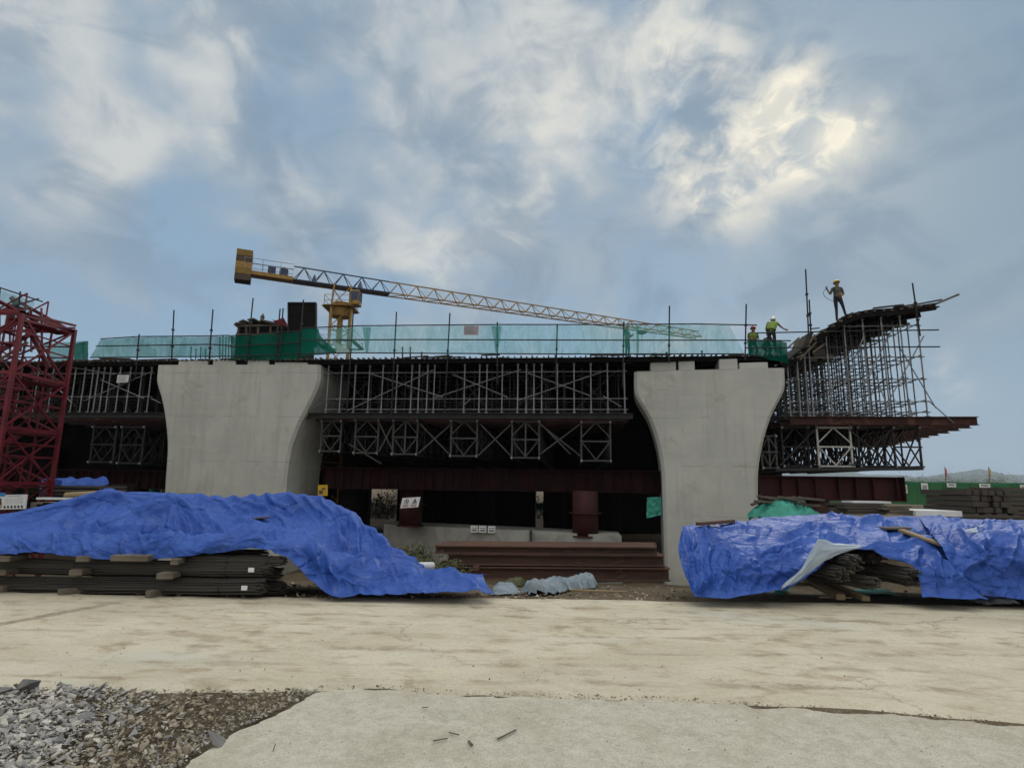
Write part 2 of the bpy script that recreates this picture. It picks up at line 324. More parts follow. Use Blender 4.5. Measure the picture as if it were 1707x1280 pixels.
def build_ground():
    xs = spaced(-5100, 5100, -36, 26, .8, 18); ys = spaced(-280, 5300, 0, 88, .8, 18)
    mb = MB(); vs = [(x, y, hgt(x, y) - .02) for y in ys for x in xs]; nx = len(xs)
    mb.add(vs, [(j * nx + i, j * nx + i + 1, (j + 1) * nx + i + 1, (j + 1) * nx + i) for j in range(len(ys) - 1) for i in range(nx - 1)])
    tag(mb.build('ground', ground_mat(), None, True), kind='structure')
def road_mat(name, near):
    m = bpy.data.materials.new(name); m.use_nodes = True; t = NT(m.node_tree); P = t.n('ShaderNodeTexCoord').outputs['Object']
    rt = t.n('ShaderNodeVectorRotate', {'Angle': R(9)}, rotation_type='Z_AXIS'); t.set(rt.inputs['Vector'], P); S = t.v('MULTIPLY', rt.outputs[0], (.62, 1.1, 1)); n1 = t.noise(S, 1.0, 8, .6, .6); n2 = t.noise(S, 3.0, 9, .65, .4); n3 = t.noise(P, 60, 6, .7); n4 = t.noise(P, 9, 8, .7, .4)
    if near:
        col = t.mix(t.ramp(n4, .35, .7), (.52, .48, .385, 1), (.40, .365, .29, 1)); col = t.mix(t.ramp(t.noise(P, .9, 8, .66, .6), .46, .66, 0, .65), col, (.37, .32, .225, 1)); col = t.mix(t.ramp(t.noise(P, 2.6, 9, .7, .8), .56, .68, 0, .5), col, (.27, .25, .21, 1))
        col = t.mix(t.ramp(n3, .45, .72, 0, .7), col, (.19, .185, .165, 1)); col = t.mix(t.ramp(t.noise(P, 22, 8, .75, .6), .5, .66, 0, .55), col, (.56, .54, .47, 1))
        vo = t.n('ShaderNodeTexVoronoi', {'Scale': 7}); t.set(vo.inputs['Vector'], t.v('ADD', P, t.noise(P, 3, 4, .6, 0, 1))); col = t.mix(t.ramp(vo.outputs[0], .05, .11, .45, 0), col, (.16, .155, .14, 1))
    else:
        col = t.mix(t.ramp(n1, .32, .68), (.57, .515, .39, 1), (.46, .41, .30, 1))
        col = t.mix(t.ramp(t.m('ADD', t.m('MULTIPLY', n2, .7), t.m('MULTIPLY', t.noise(P, .35, 4), .3)), .50, .62, 0, .6), col, (.28, .215, .125, 1)); col = t.mix(t.ramp(t.noise(P, 30, 8, .75, .5), .48, .68, 0, .5), col, (.30, .265, .19, 1)); col = t.mix(t.ramp(t.noise(t.v('MULTIPLY', P, (.8, 1.6, 1)), 5, 9, .72, .8), .52, .66, 0, .45), col, (.60, .56, .45, 1))
        ck = t.n('ShaderNodeTexVoronoi', {'Scale': .42}, feature='DISTANCE_TO_EDGE'); t.set(ck.inputs['Vector'], t.v('ADD', P, t.noise(P, 1.3, 7, .7, 0, 1))); col = t.mix(t.m('MULTIPLY', t.ramp(ck.outputs[0], .002, .010, .55, 0), t.ramp(t.noise(P, .5, 3), .45, .6)), col, (.17, .14, .10, 1)); col = t.mix(t.ramp(t.noise(S, .55, 6, .6), .52, .7, 0, .6), col, (.50, .485, .42, 1))
        col = t.mix(t.ramp(n4, .5, .8, 0, .4), col, (.33, .28, .19, 1)); col = t.mix(t.ramp(n3, .5, .75, 0, .25), col, (.24, .20, .14, 1))
        # a muddy wheel track curving in from the left
        a, b = onz(-40, 1046, 0), onz(215, 1003, 0); dv = (b - a).normalized(); wob = t.m('MULTIPLY', t.m('SUBTRACT', t.noise(P, .8, 5), .5), .5)
        ds = t.m('ABSOLUTE', t.m('ADD', wob, t.v('DOT_PRODUCT', t.v('SUBTRACT', P, tuple(a)), (-dv.y, dv.x, 0)))); al = t.v('DOT_PRODUCT', t.v('SUBTRACT', P, tuple(a)), (dv.x, dv.y, 0))
        tk = t.m('MULTIPLY', t.ramp(ds, .04, .16, .8, 0), t.m('MULTIPLY', t.ramp(al, (b - a).length + .6, (b - a).length - 1.2), t.ramp(n4, .3, .6, .3, 1)))
        col = t.mix(tk, col, (.17, .13, .085, 1))
        # tyre smears running along the road
        wv = t.n('ShaderNodeTexWave', {'Scale': .55, 'Distortion': 5.0, 'Detail': 4.0}, bands_direction='Y'); t.set(wv.inputs['Vector'], t.v('MULTIPLY', P, (.12, 1, 1)))
        col = t.mix(t.m('MULTIPLY', t.ramp(wv.outputs['Fac'], .78, .98, 0, .5), t.ramp(n2, .4, .65)), col, (.24, .19, .12, 1))
    bn = t.n('ShaderNodeBump', {'Strength': .55, 'Distance': .012}); t.set(bn.inputs['Height'], t.m('ADD', n3, t.m('MULTIPLY', n4, 2.0)))
    bs = t.n('ShaderNodeBsdfPrincipled', {'Base Color': col, 'Roughness': .9, 'Specular IOR Level': .2}); t.set(bs.inputs['Normal'], bn.outputs[0])
    t.set(t.n('ShaderNodeOutputMaterial').inputs[0], bs); return m
SLAB = [(285, 1300), (345, 1247), (385, 1222), (440, 1200), (490, 1172), (532, 1152), (600, 1146), (680, 1150), (760, 1157), (850, 1160), (960, 1163), (1080, 1166), (1300, 1179), (1500, 1193), (1707, 1212)]
def ragged(pts, amp, step=.12, seed=0.0):
    out = []
    for a, b in zip(pts, pts[1:]):
        n = max(1, int((b - a).length / step))
        for i in range(n):
            p = a.lerp(b, i / n); k = nz(p.x * 3, p.y * 3, seed) * amp + nz(p.x * 11, p.y * 11, seed) * amp * .5
            out.append(p + Vector((k, k * .8, 0)))
    return out + [pts[-1]]
def build_road():
    far = [onz(px, py, 0.0) for px, py in [(-700, 975), (0, 986), (250, 992), (490, 994), (850, 996), (1150, 1001), (1450, 1004), (1707, 1010), (2500, 1022)]]
    near = [onz(px, py, 0.0) for px, py in [(2500, 1262), (1707, 1204), (1500, 1185), (1300, 1173), (1080, 1166), (960, 1162), (760, 1155), (620, 1145), (535, 1149), (400, 1150), (250, 1152), (90, 1146), (0, 1148), (-700, 1150)]]
    mb = MB(); F = ragged(far, .10, .2, 1); N = ragged(near[::-1], .07, .2, 2); n = 160
    def pick(l, u):
        k = u * (len(l) - 1); i = min(int(k), len(l) - 2); return l[i].lerp(l[i + 1], k - i)
    def xat(l, x):
        for a, b in zip(l, l[1:]):
            if a.x <= x <= b.x or b.x <= x <= a.x:
                return a.lerp(b, (x - a.x) / ((b.x - a.x) or 1e-6)).y
        return l[-1].y if x > l[-1].x else l[0].y
    def fn(u, v):
        x = -16 + 34 * u; y = xat(N, x) * (1 - v) + xat(F, x) * v
        z = .012 * nz(x * .6, y * 1.2, 3) + .006 * nz(x * 2, y * 3, 8)
        return (x, y, .01 + z - (.035 if v in (0, 1) else 0))
    mb.grid(fn, 220, 40); tag(mb.build('road', road_mat('road_dust', False), None, True), kind='structure')
    E = [onz(px, py, .04) for px, py in SLAB] + [Vector((7, 3.4, .04))]
    E = ragged(E, .085, .045, 5); mb = MB()
    low = Vector((-1.2, .6, .04)), Vector((7, .6, .04))
    poly = E + [low[1], low[0]]
    poly = [Vector((p.x, p.y, .035)) for p in poly]
    mb.prism([Vector((p.x, p.y, -.06)) for p in poly], (0, 0, .095))
    bmv = mb.build('pavement_slab', road_mat('slab_concrete', True), None); tag(bmv, kind='structure'); bmv.name = 'pavement'
build_ground(); build_road()
def build_hills():
    mb = MB(); n = 90
    for k, (Y, hh, sd) in enumerate([(3300, 150, 1), (4400, 290, 5)]):
        def fn(u, v):
            x = -4800 + 9600 * u; z = (hh * (.55 + .5 * nz(u * 9, sd) + .18 * nz(u * 40, sd + 3))) * math.sin(v * math.pi * .5) ** 1
            return (x, Y + v * 500, max(-2, z * v ** .7) - 2)
        mb.grid(fn, n, 6)
    tag(mb.build('hills', 'hill', None, True), kind='structure')
build_hills()
def build_haze():
    mb = MB(); mb.box((0, 2600, 165), (10400, 5800, 348)); m = bpy.data.materials.new('haze'); m.use_nodes = True; t = NT(m.node_tree)
    t.set(t.n('ShaderNodeOutputMaterial').inputs['Volume'], t.n('ShaderNodeVolumePrincipled', {'Color': (.80, .90, 1.0, 1), 'Density': HAZE, 'Anisotropy': .2}))
    o = tag(mb.build('haze', m), kind='stuff')
HAZE = .00012
if HAZE: build_haze()
# ------------------------------------------------------------------ piers
def pier(label, cx, d, yaw, ytop, widths, base_z, depth, blocks, ch=.14):
    # widths: (py, left px, right px) read down the front face, at distance d
    y = R(yaw); ux = Vector((math.cos(y), -math.sin(y), 0)); vx = Vector((math.sin(y), math.cos(y), 0))
    c0 = at(cx, ytop, d); base = Vector((c0.x, c0.y, base_z)); t = thing('bridge_pier', label, 'bridge pier', base)
    def loc(px, py):                      # on the front plane through c0
        r = ray(px, py); k = (c0 - CAM).dot(vx) / r.dot(vx); p = CAM + r * k; return (p - c0).dot(ux), p.z
    prof = []
    for py, a, b in widths:
        ua, z = loc(a, py); ub, z2 = loc(b, py); prof.append(((z + z2) / 2, ua, ub))
    prof.append((base_z, prof[-1][1] - .03, prof[-1][2] + .03))
    fine = []
    zs = sorted(prof, key=lambda q: -q[0])
    N = 40
    for i in range(N + 1):
        z = zs[0][0] + (zs[-1][0] - zs[0][0]) * (i / N) ** 1.5
        L = lerp_list([(-q[0], q[1]) for q in zs], -z); Rr = lerp_list([(-q[0], q[2]) for q in zs], -z); fine.append((z, L, Rr))
    for k in range(2):
        fine = [fine[0]] + [(fine[i][0], (fine[i-1][1] + 2 * fine[i][1] + fine[i+1][1]) / 4, (fine[i-1][2] + 2 * fine[i][2] + fine[i+1][2]) / 4) for i in range(1, N)] + [fine[-1]]
    mb = MB(); vs = []
    for z, L, Rr in fine:
        for (u, v) in ((L + ch, 0), (Rr - ch, 0), (Rr, ch), (Rr, depth - ch), (Rr - ch, depth), (L + ch, depth), (L, depth - ch), (L, ch)):
            vs.append(c0 + ux * u + vx * v + Vector((0, 0, z - c0.z)))
    fs = [(r * 8 + i, r * 8 + (i + 1) % 8, (r + 1) * 8 + (i + 1) % 8, (r + 1) * 8 + i) for r in range(N) for i in range(8)]
    fs += [tuple(range(8)), tuple(range(N * 8 + 7, N * 8 - 1, -1))]
    mb.add(vs, fs); mb.build('shaft', 'pier_conc', t)
    for a, b, py in blocks:
        ua, z = loc(a, py); ub, _ = loc(b, py); zt = fine[0][0]
        m2 = MB(); m2.box(c0 + ux * ((ua + ub) / 2) + vx * (depth * .30 + .12) + Vector((0, 0, (z + zt) / 2 - c0.z + .001)), (ub - ua, depth * .6, z - zt), (ux, vx, Vector((0, 0, 1))))
        m2.build('bearing_block', 'concrete', t, bevel=.03)
    return t
def pier_material():
    m = bpy.data.materials.new('cast_concrete'); m.use_nodes = True; t = NT(m.node_tree); P = t.n('ShaderNodeTexCoord').outputs['Object']
    n = t.noise(P, .55, 7, .6, .4); st = t.noise(t.v('MULTIPLY', P, (2.2, 2.2, .16)), 1.6, 6, .6); hz = t.noise(t.v('MULTIPLY', P, (.25, .25, 3.0)), 1.5, 6, .6)
    col = t.mix(t.ramp(n, .3, .7), (.50, .50, .45, 1), (.41, .415, .375, 1))
    col = t.mix(t.ramp(st, .46, .70, 0, .5), col, (.33, .325, .285, 1)); col = t.mix(t.ramp(hz, .5, .75, 0, .30), col, (.56, .56, .51, 1))
    sp = t.noise(P, 1.0, 9, .7, .5); col = t.mix(t.ramp(sp, .55, .68, 0, .55), col, (.34, .29, .22, 1))
    sep = t.n('ShaderNodeSeparateXYZ'); t.set(sep.inputs[0], P)
    fr = t.m('FRACT', t.m('DIVIDE', t.m('ADD', sep.outputs[2], t.m('MULTIPLY', t.noise(P, .8, 3), .04)), 2.25)); hole = t.n('ShaderNodeTexVoronoi', {'Scale': .8, 'Randomness': .15}); t.set(hole.inputs['Vector'], P); col = t.mix(t.ramp(hole.outputs[0], .022, .034, .7, 0), col, (.2, .2, .18, 1)); line = t.m('LESS_THAN', t.m('ABSOLUTE', t.m('SUBTRACT', fr, .5)), .009)
    col = t.mix(t.m('MULTIPLY', line, t.ramp(t.noise(P, .9, 3), .42, .6, 0, .55)), col, (.22, .22, .2, 1))
    fn = t.noise(P, 30, 6, .7)
    col = t.mix(t.ramp(fn, .35, .7, 0, .3), col, (.34, .34, .31, 1))
    bn = t.n('ShaderNodeBump', {'Strength': .25, 'Distance': .02}); t.set(bn.inputs['Height'], t.m('ADD', fn, t.m('MULTIPLY', line, -2)))
    bs = t.n('ShaderNodeBsdfPrincipled', {'Base Color': col, 'Roughness': .88, 'Specular IOR Level': .2}); t.set(bs.inputs['Normal'], bn.outputs[0])
    t.set(t.n('ShaderNodeOutputMaterial').inputs[0], bs); M['pier_conc'] = m
pier_material()
DR = 26.6; DL = 29.0
pier('flared concrete pier on the right, standing behind the right blue tarp', 1183, DR, 11.5, 616,
     [(616, 1057, 1309), (651, 1057, 1310), (662, 1061, 1304), (690, 1079, 1288), (715, 1089, 1279), (740, 1096, 1272), (765, 1101, 1267), (790, 1104, 1264), (870, 1106, 1265), (960, 1109, 1268)],
     -2.75, 2.6, [(1084, 1127, 603), (1131, 1158, 596), (1199, 1230, 598), (1233, 1281, 604)])
pier('wider flared concrete pier on the left with its shaded right side showing', 398, DL, 4.5, 608,
     [(608, 261, 533), (636, 258, 533), (660, 266, 523), (690, 272, 507), (715, 275, 495), (740, 277, 486), (765, 276, 480), (800, 273, 476), (840, 271, 474)],
     -2.75, 4.2, [(295, 345, 601), (353, 391, 597), (411, 447, 596), (456, 512, 603)])
# ------------------------------------------------------------------ deck formwork
uL = bv(-90, 600, 0)[0] - 34; uR, zs0 = bv(1310, 602, 0); zD = 8.05; DEPTH = 46
SCB = 5.36                                # level the scaffold stands on
def build_deck():
    t = thing('deck_formwork', 'dark timber soffit formwork lying on the scaffold between and beyond both piers', 'formwork', B(0, 0, zD))
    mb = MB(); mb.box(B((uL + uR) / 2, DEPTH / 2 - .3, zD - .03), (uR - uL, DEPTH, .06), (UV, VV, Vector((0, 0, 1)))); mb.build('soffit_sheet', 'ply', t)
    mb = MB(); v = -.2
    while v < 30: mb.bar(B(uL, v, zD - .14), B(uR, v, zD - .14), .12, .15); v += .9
    mb.build('cross_joist', 'ply', t)
    mb = MB(); u = uL
    while u < uR: mb.bar(B(u, -.4 - .1 * random.random(), zD - .01 + .05 * random.random()), B(u + .01, 3, zD - .01), .06, .10); u += .22 + .12 * random.random()
    mb.build('batten', 'plank', t)
    # ragged plank ends lying along the front edge
    mb = MB()
    for k in range(46):
        mb = MB()
        u = uL + (uR - uL) * random.random(); L = .6 + 1.6 * random.random(); z = zD + .05 + .10 * random.random()
        mb.bar(B(u, -.45 + .3 * random.random(), z), B(u + L, -.45 + .3 * random.random(), z + .05 * random.random()), .12, .05); mb.build('edge_plank', 'plank', t)
build_deck()
WING = [(1300, 606), (1318, 596), (1335, 583), (1352, 566), (1380, 545), (1408, 528), (1440, 519), (1480, 517), (1520, 513), (1553, 508)]
def wing_uz(px): return bv(px, lerp_list(WING, px), 0)
def build_wing():
    t = thing('wing_formwork', 'curved dark formwork of the flange rising over the right scaffold', 'formwork', B(*bv(1335, 583, 0)[:1], 0, bv(1335, 583, 0)[1]))
    pts = [bv(a, b, 0) for a, b in WING]; N = 36; D = 26
    uu = [pts[0][0] + (pts[-1][0] - pts[0][0]) * i / N for i in range(N + 1)]; zz = [lerp_list(pts, u) for u in uu]
    for k in range(3): zz = [zz[0]] + [(zz[i-1] + 2 * zz[i] + zz[i+1]) / 4 for i in range(1, N)] + [zz[-1]]
    mb = MB()
    vs = []
    for v in (-.3, D):
        for dz in (0, -.05):
            vs += [B(u, v, z + dz) for u, z in zip(uu, zz)]
    n = N + 1; fs = []
    for i in range(N):
        fs += [(i, i + 1, 2 * n + i + 1, 2 * n + i), (n + i, n + i + 1, 3 * n + i + 1, 3 * n + i), (i, i + 1, n + i + 1, n + i), (2 * n + i, 2 * n + i + 1, 3 * n + i + 1, 3 * n + i)]
    mb.add(vs, fs + [(0, n, 3 * n, 2 * n), (N, n + N, 3 * n + N, 2 * n + N)]); mb.build('soffit_sheet', 'ply', t)
    for k in range(22):
        v = -.25 + k * 1.2; mb = MB()
        for i in range(0, N, 1): mb.bar(B(uu[i], v, zz[i] - .19), B(uu[i + 1], v, zz[i + 1] - .19), .10, .28)
        mb.build('curved_rib', 'ply', t)
    mb = MB()
    for i in range(2, N, 2): mb.bar(B(uu[i], -.35 - .25 * random.random(), zz[i] - .10), B(uu[i], D, zz[i] - .10), .09, .09)
    mb.build('batten', 'plank', t)
    for k in range(26):                    # loose plank ends at the outer edge and along the top
        i = random.randint(14, N - 1); u = uu[i]; L = .5 + .9 * random.random(); v = random.random() * 3 - .4
        j = min(N, i + 6); sl = (zz[j] - zz[i]) / (uu[j] - uu[i] + 1e-6)
        mb = MB(); mb.bar(B(u, v, zz[i] + .06), B(u + L, v, zz[i] + .08 + L * sl + .05 * random.random()), .14, .05); mb.build('loose_plank', 'plank', t)
    for k in range(14):
        v = .2 + k * 1.1 + .3 * random.random(); L = .3 + .55 * random.random(); z = zz[-1] - .05 - .10 * (k % 3)
        mb = MB(); mb.bar(B(uu[-1] - .8, v, z - .15), B(uu[-1] + L, v, z + .04), .10, .10); mb.build('loose_plank', 'plank', t)
    mb = MB(); p = bv(1552, 512, .1); q = bv(1598, 491, .1); mb.bar(B(p[0] - .6, .1, p[1] - .2), B(q[0], .1, q[1]), .10, .09); mb.build('outrigger_timber', 'block', t)
    # pale batten strips on the rising side face
    mb = MB()
    for a, b, c, d in ((1333, 600, 1352, 578), (1341, 592, 1361, 570), (1328, 597, 1349, 585), (1354, 588, 1375, 573), (1349, 573, 1358, 558)):
        p = bv(a, b, -.5); q = bv(c, d, -.5); mb.bar(B(p[0], -.5, p[1]), B(q[0], -.5, q[1]), .08, .06)
    mb.build('side_batten', 'block', t)
    mb = MB(); pl = [bv(x, y, -.1) for x, y in ((1322, 604), (1336, 583), (1346, 556), (1357, 553), (1352, 566), (1336, 600))]
    mb.prism([B(u, -.1, z) for u, z in pl], VV * 1.6); mb.build('side_panel', 'plank', t)
    mb = MB()
    for (x, y, s) in ((1362, 590, .35), (1376, 597, .3), (1352, 600, .2)):
        u, z = bv(x, y, .5); m0 = MB(); mb.box(B(u, .5, z), (s * 1.6, .5, s), (UV, VV, Vector((0, 0, 1))))
    mb.build('bracket', 'plank', t)
    return uu, zz
WU, WZ = build_wing()
def wing_z(u): return lerp_list(list(zip(WU, WZ)), u)
# ------------------------------------------------------------------ scaffolds
def scaffold(label, cols, z0, ztop, ledgers, rows, du, diag, name='support_scaffold', vstep=1.2, inner_from=1, inner='innertube'):
    t = thing(name, label, 'scaffold', B(cols[len(cols) // 2], 0, z0))
    for k, u in enumerate(cols):
        v = .0 if k % 3 else .06
        mb = MB(); zt = ztop(u, 0); mb.tube(B(u, v, z0), B(u, v, zt), .034, 7); mb.box(B(u, v, z0 + .02), (.15, .15, .03)); mb.tube(B(u, v, zt - .12), B(u, v, zt - .01), .06, 6)
        for z in ledgers:
            if z < zt: mb.tube(B(u, v, z - .05), B(u, v, z + .05), .055, 6)
        mb.build('standard', 'galv', t)
    for z in ledgers:
        ok = [u for u in cols if ztop(u, 0) > z + .1]
        if len(ok) > 1:
            mb = MB(); mb.tube(B(min(ok) - .15, .07, z), B(max(ok) + .15, .07, z), .026, 6); mb.build('ledger', 'galv', t)
    for a, b, c, d in diag:
        p = bv(a, b, -.08); q = bv(c, d, -.08); mb = MB(); mb.tube(B(p[0], -.08, p[1]), B(q[0], -.08, q[1]), .026, 6); mb.build('brace', 'galv', t)
    mb = MB(); ml = MB(); rnd = random.Random(3)
    lo, hi = min(cols), max(cols)
    for r in range(inner_from, rows):
        v = r * vstep; u = lo + rnd.random() * .2
        while u <= hi + .2:
            zt = ztop(u, v)
            if zt > z0 + .4: mb.tube(B(u, v, z0), B(u, v, zt), .03, 5)
            u += du
        for z in ledgers:
            ok = lo
            ml.tube(B(lo, v + .05, z), B(hi, v + .05, z), .024, 5) if ztop(lo, v) > z else ml.tube(B(next((x for x in [lo + .3 * i for i in range(60)] if ztop(x, v) > z), hi), v + .05, z), B(hi, v + .05, z), .024, 5)
    u = lo
    while u <= hi + .2:
        for z in ledgers:
            if ztop(u, 1) > z: ml.tube(B(u, 0, z + .06), B(u, (rows - 1) * vstep, z + .06), .024, 5)
        u += du
    for r in range(1, rows, 2):
        v = r * vstep; u = lo + rnd.random()
        while u < hi - 2:
            z1 = min(ztop(u + 2, v), z0 + 2.3)
            mb.tube(B(u, v, z0 + .2), B(u + 1.9 + .4 * rnd.random(), v, z1), .024, 5); mb.tube(B(u + 2, v + .1, z0 + .2), B(u + .2 * rnd.random(), v + .1, z1), .024, 5); u += 3.1
    a = mb.build('inner_standards', inner, t); a['kind'] = 'stuff'; a = ml.build('inner_ledgers', inner, t); a['kind'] = 'stuff'
    return t
mid_px = [545, 568, 591, 614, 637, 661, 685, 698, 712, 723, 774, 799, 811, 837, 863, 877, 890, 903, 929, 957, 985, 1013, 1041]
flat = lambda u, v: zD - .22
Z1 = bv(800, 620, 0)[1]; Z2 = bv(800, 664.5, 0)[1]
scaffold('wide scaffold of grey tubes standing between the two piers under the deck', [bv(p, 650, 0)[0] for p in mid_px], SCB, flat, [Z1, Z2, SCB + .18], 22, .92,
         [(580, 684, 722, 617), (722, 664, 868, 616), (862, 668, 1012, 617), (612, 621, 738, 662), (754, 624, 846, 662), (880, 622, 985, 660), (514, 685, 540, 669), (772, 676, 786, 664), (1005, 660, 1036, 678)])
left_px = [-60, -30, 0, 30, 60, 85, 105, 122, 138, 150, 160, 170, 179, 197, 214, 232, 249]
scaffold('scaffold of grey tubes left of the left pier, behind the red stair tower', [bv(p, 650, 0)[0] for p in left_px], SCB + .02, flat, [bv(190, 661, 0)[1], bv(190, 622, 0)[1]], 20, .95,
         [(140, 668, 256, 618), (168, 633, 240, 664), (118, 612, 192, 624), (252, 664, 268, 672), (120, 672, 90, 640)])
right_px = [1316, 1332, 1345, 1354, 1384, 1416, 1449, 1480, 1512, 1543]
RB = bv(1450, 694, 0)[1]
def wing_top(u, v): return (wing_z(u) - .28) if u > WU[0] else zD - .3
scaffold('tall right-hand scaffold of grey tubes carrying the curved wing formwork', [bv(p, 650, 0)[0] for p in right_px], RB, wing_top,
         [bv(1450, 669, 0)[1], bv(1450, 595, 0)[1], bv(1450, 543, 0)[1], bv(1450, 632, 0)[1], RB + .2], 30, .66,
         [(1400, 660, 1440, 560), (1450, 600, 1480, 680), (1500, 580, 1560, 680), (1380, 675, 1402, 600), (1470, 690, 1540, 560), (1548, 668, 1590, 705), (1490, 545, 1440, 640), (1520, 690, 1500, 600)], vstep=.92, inner='wingtube')
# ------------------------------------------------------------------ beams carrying the scaffolds
def beam(label, u0, u1, v, zt, h, w, name='distribution_beam', group='rusty beams under the scaffolds', m='rust', uv=None):
    mb = MB(); mb.ibeam(B(u0, v, zt - h / 2), B(u1, v, zt - h / 2), h, w, .03, .02)
    return solo(name, mb, m, label, 'steel beam', group)
uA = bv(20, 690, 0)[0]; uB = bv(1052, 695, 0)[0]
ords = ['front', 'second', 'third', 'fourth', 'fifth', 'sixth', 'seventh', 'eighth', 'ninth', 'tenth', 'eleventh', 'twelfth']
for k in range(16):
    lab = 'dark steel beam under the front feet of the scaffold between the piers' if k == 0 else 'dark steel beam hidden in shade behind the front one under the middle scaffold'
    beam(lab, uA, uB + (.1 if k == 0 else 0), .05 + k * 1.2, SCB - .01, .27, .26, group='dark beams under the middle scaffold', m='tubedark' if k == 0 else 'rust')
ends = [(1629, 703), (1617, 716), (1599, 725), (1582, 733), (1565, 739), (1550, 743), (1537, 748), (1524, 752), (1510, 756), (1500, 758), (1490, 760), (1482, 762)]
uC = bv(1318, 700, 0)[0]
for k, (px, py) in enumerate(ends):
    v = .05 + k * 1.35; u1 = bv(px, py, v)[0]
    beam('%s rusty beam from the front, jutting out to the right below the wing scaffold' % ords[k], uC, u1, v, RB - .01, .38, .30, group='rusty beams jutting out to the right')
# ------------------------------------------------------------------ trusses with square end frames
def truss(label, px0, px1, py0, py1, v=.35, post=False, L=22, m='frame', style='K'):
    ua, z1 = bv(px0, py0, v); ub, _ = bv(px1, py0, v); _, z0 = bv((px0 + px1) / 2, py1, v)
    t = thing('support_truss', label, 'truss', B((ua + ub) / 2, v, z0), 'trusses under the deck')
    um = (ua + ub) / 2; zm = (z0 + z1) / 2; w = .075
    for u in (ua, ub) + ((um,) if post else ()):
        mb = MB(); mb.bar(B(u, v - .03 * (u == um), z0 - .12 * (u != um)), B(u, v - .03 * (u == um), z1 + .12 * (u != um)), w, w, UV); mb.build('frame_post', m, t)
    for z in (z0, zm, z1):
        mb = MB(); mb.bar(B(ua - .06, v - .06, z), B(ub + .06, v - .06, z), w * .9, w * .9); mb.build('frame_bar', m, t)
    for a, b, c, d in ((ua, z1 - .75 * (z1 - zm) * 0 - (z1 - zm) * .8, um, z1), (ub, z1 - (z1 - zm) * .8, um, z1), (ua, zm, um, z0 + .05), (ub, zm, um, z0 + .05)):
        mb = MB(); mb.bar(B(a, v - .02, b), B(c, v - .02, d), .05, .05); mb.build('frame_diagonal', m, t)
    for u in (ua, ub):
        for z in (z0, z1): mb = MB(); mb.box(B(u, v - .13, z), (.09, .06, .10), (UV, VV, Vector((0, 0, 1)))); mb.build('corner_bolt', 'galv', t)
    for u in (ua, ub):
        mb = MB()
        for z in (z0, z1): mb.bar(B(u, v, z), B(u, v + L, z), .10, .12)
        k = 0.0
        while k < L - .1:
            mb.bar(B(u, v + k, z0), B(u, v + k + .75, zm + .0), .05, .05); mb.bar(B(u, v + k + .75, zm), B(u, v + k, z1), .05, .05)
            mb.bar(B(u, v + k + .75, zm), B(u, v + k + 1.5, z0), .05, .05); mb.bar(B(u, v + k + .75, zm), B(u, v + k + 1.5, z1), .05, .05)
            mb.bar(B(u, v + k + 1.5, z0), B(u, v + k + 1.5, z1), .06, .06); k += 1.5
        mb.build('side_panel', 'tubedark', t)  # near-black sides: shade behind the end frame put into the colour
    return t
for lab, a in [('leftmost dim square truss frame deep in shade near the red tower', (158, 196, 712, 770, .5, False, 22, 'tubedark')), ('dim square truss frame in shade just left of the left pier', (206, 243, 712, 772, .5, False, 22, 'tubedark')),  # these left frames take the near-black tube as painted shade
               ('dim truss frame touching the right side of the left pier', (538, 570, 702, 752)), ('truss frame with X diagonals, second to the right of the left pier', (594, 632, 701, 755)),
               ('truss frame with a centre post above the white warning sign', (657, 697, 701, 757, .35, True)), ('plain square truss frame in the middle below the pink notice', (753, 796, 702, 760)),
               ('truss frame with a centre post above the three white boxes', (854, 899, 703, 763, .35, True)), ('last square truss frame left of the right pier', (969, 1017, 704, 768)),
               ('narrow truss frame half hidden behind the right pier', (1268, 1292, 727, 780, .6, True))]: truss(lab, *a)
M['frame2'] = mat('lit_frame_steel', (.50, .50, .46), (.38, .37, .34), .6, 2, 30, .05, metal=.1)  # lighter copy of the frame steel, with the light on it in the colour
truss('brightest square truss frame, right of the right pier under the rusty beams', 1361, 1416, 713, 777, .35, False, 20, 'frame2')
truss('dark truss added to darken the gap between the right pier and the brightest frame', 1302, 1345, 713, 777, .9, False, 20, 'tubedark')  # this truss and the next are added to darken the gaps
truss('dark truss added to darken the gap between the brightest frame and the outermost truss', 1428, 1470, 713, 777, 1.2, False, 16, 'tubedark')
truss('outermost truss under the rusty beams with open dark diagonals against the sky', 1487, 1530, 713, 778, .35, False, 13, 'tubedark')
def cross_braces():
    for k, (a, b, c, d) in enumerate([(697, 756, 753, 706), (899, 704, 951, 757), (797, 759, 853, 706), (900, 757, 968, 706), (899, 706, 968, 760), (632, 704, 657, 756), (632, 752, 657, 704), (582, 740, 636, 773), (700, 706, 750, 758), (800, 706, 852, 760), (1300, 776, 1358, 716), (1416, 716, 1486, 776), (1420, 776, 1486, 716)]):
        p = bv(a, b, .3); q = bv(c, d, .3); mb = MB(); mb.bar(B(p[0], .3, p[1]), B(q[0], .3, q[1]), .05, .06)
        names = ['between the centre-post frame and the plain frame, rising right', 'just right of the frame above the white boxes, upper half', 'rising right to the frame above the white boxes', 'rising right to the last frame by the right pier', 'falling right to the last frame by the right pier', 'falling between the second and third frames', 'rising between the second and third frames', 'hanging loose and slanting below the second frame', 'falling right to the plain middle frame', 'falling right from the plain middle frame', 'rising toward the brightest frame', 'falling right from the brightest frame', 'rising right from the brightest frame']
        solo('cross_brace', mb, 'frame' if k < 10 else 'tubedark', 'steel diagonal brace ' + names[k], 'brace', 'braces between the trusses')
cross_braces()
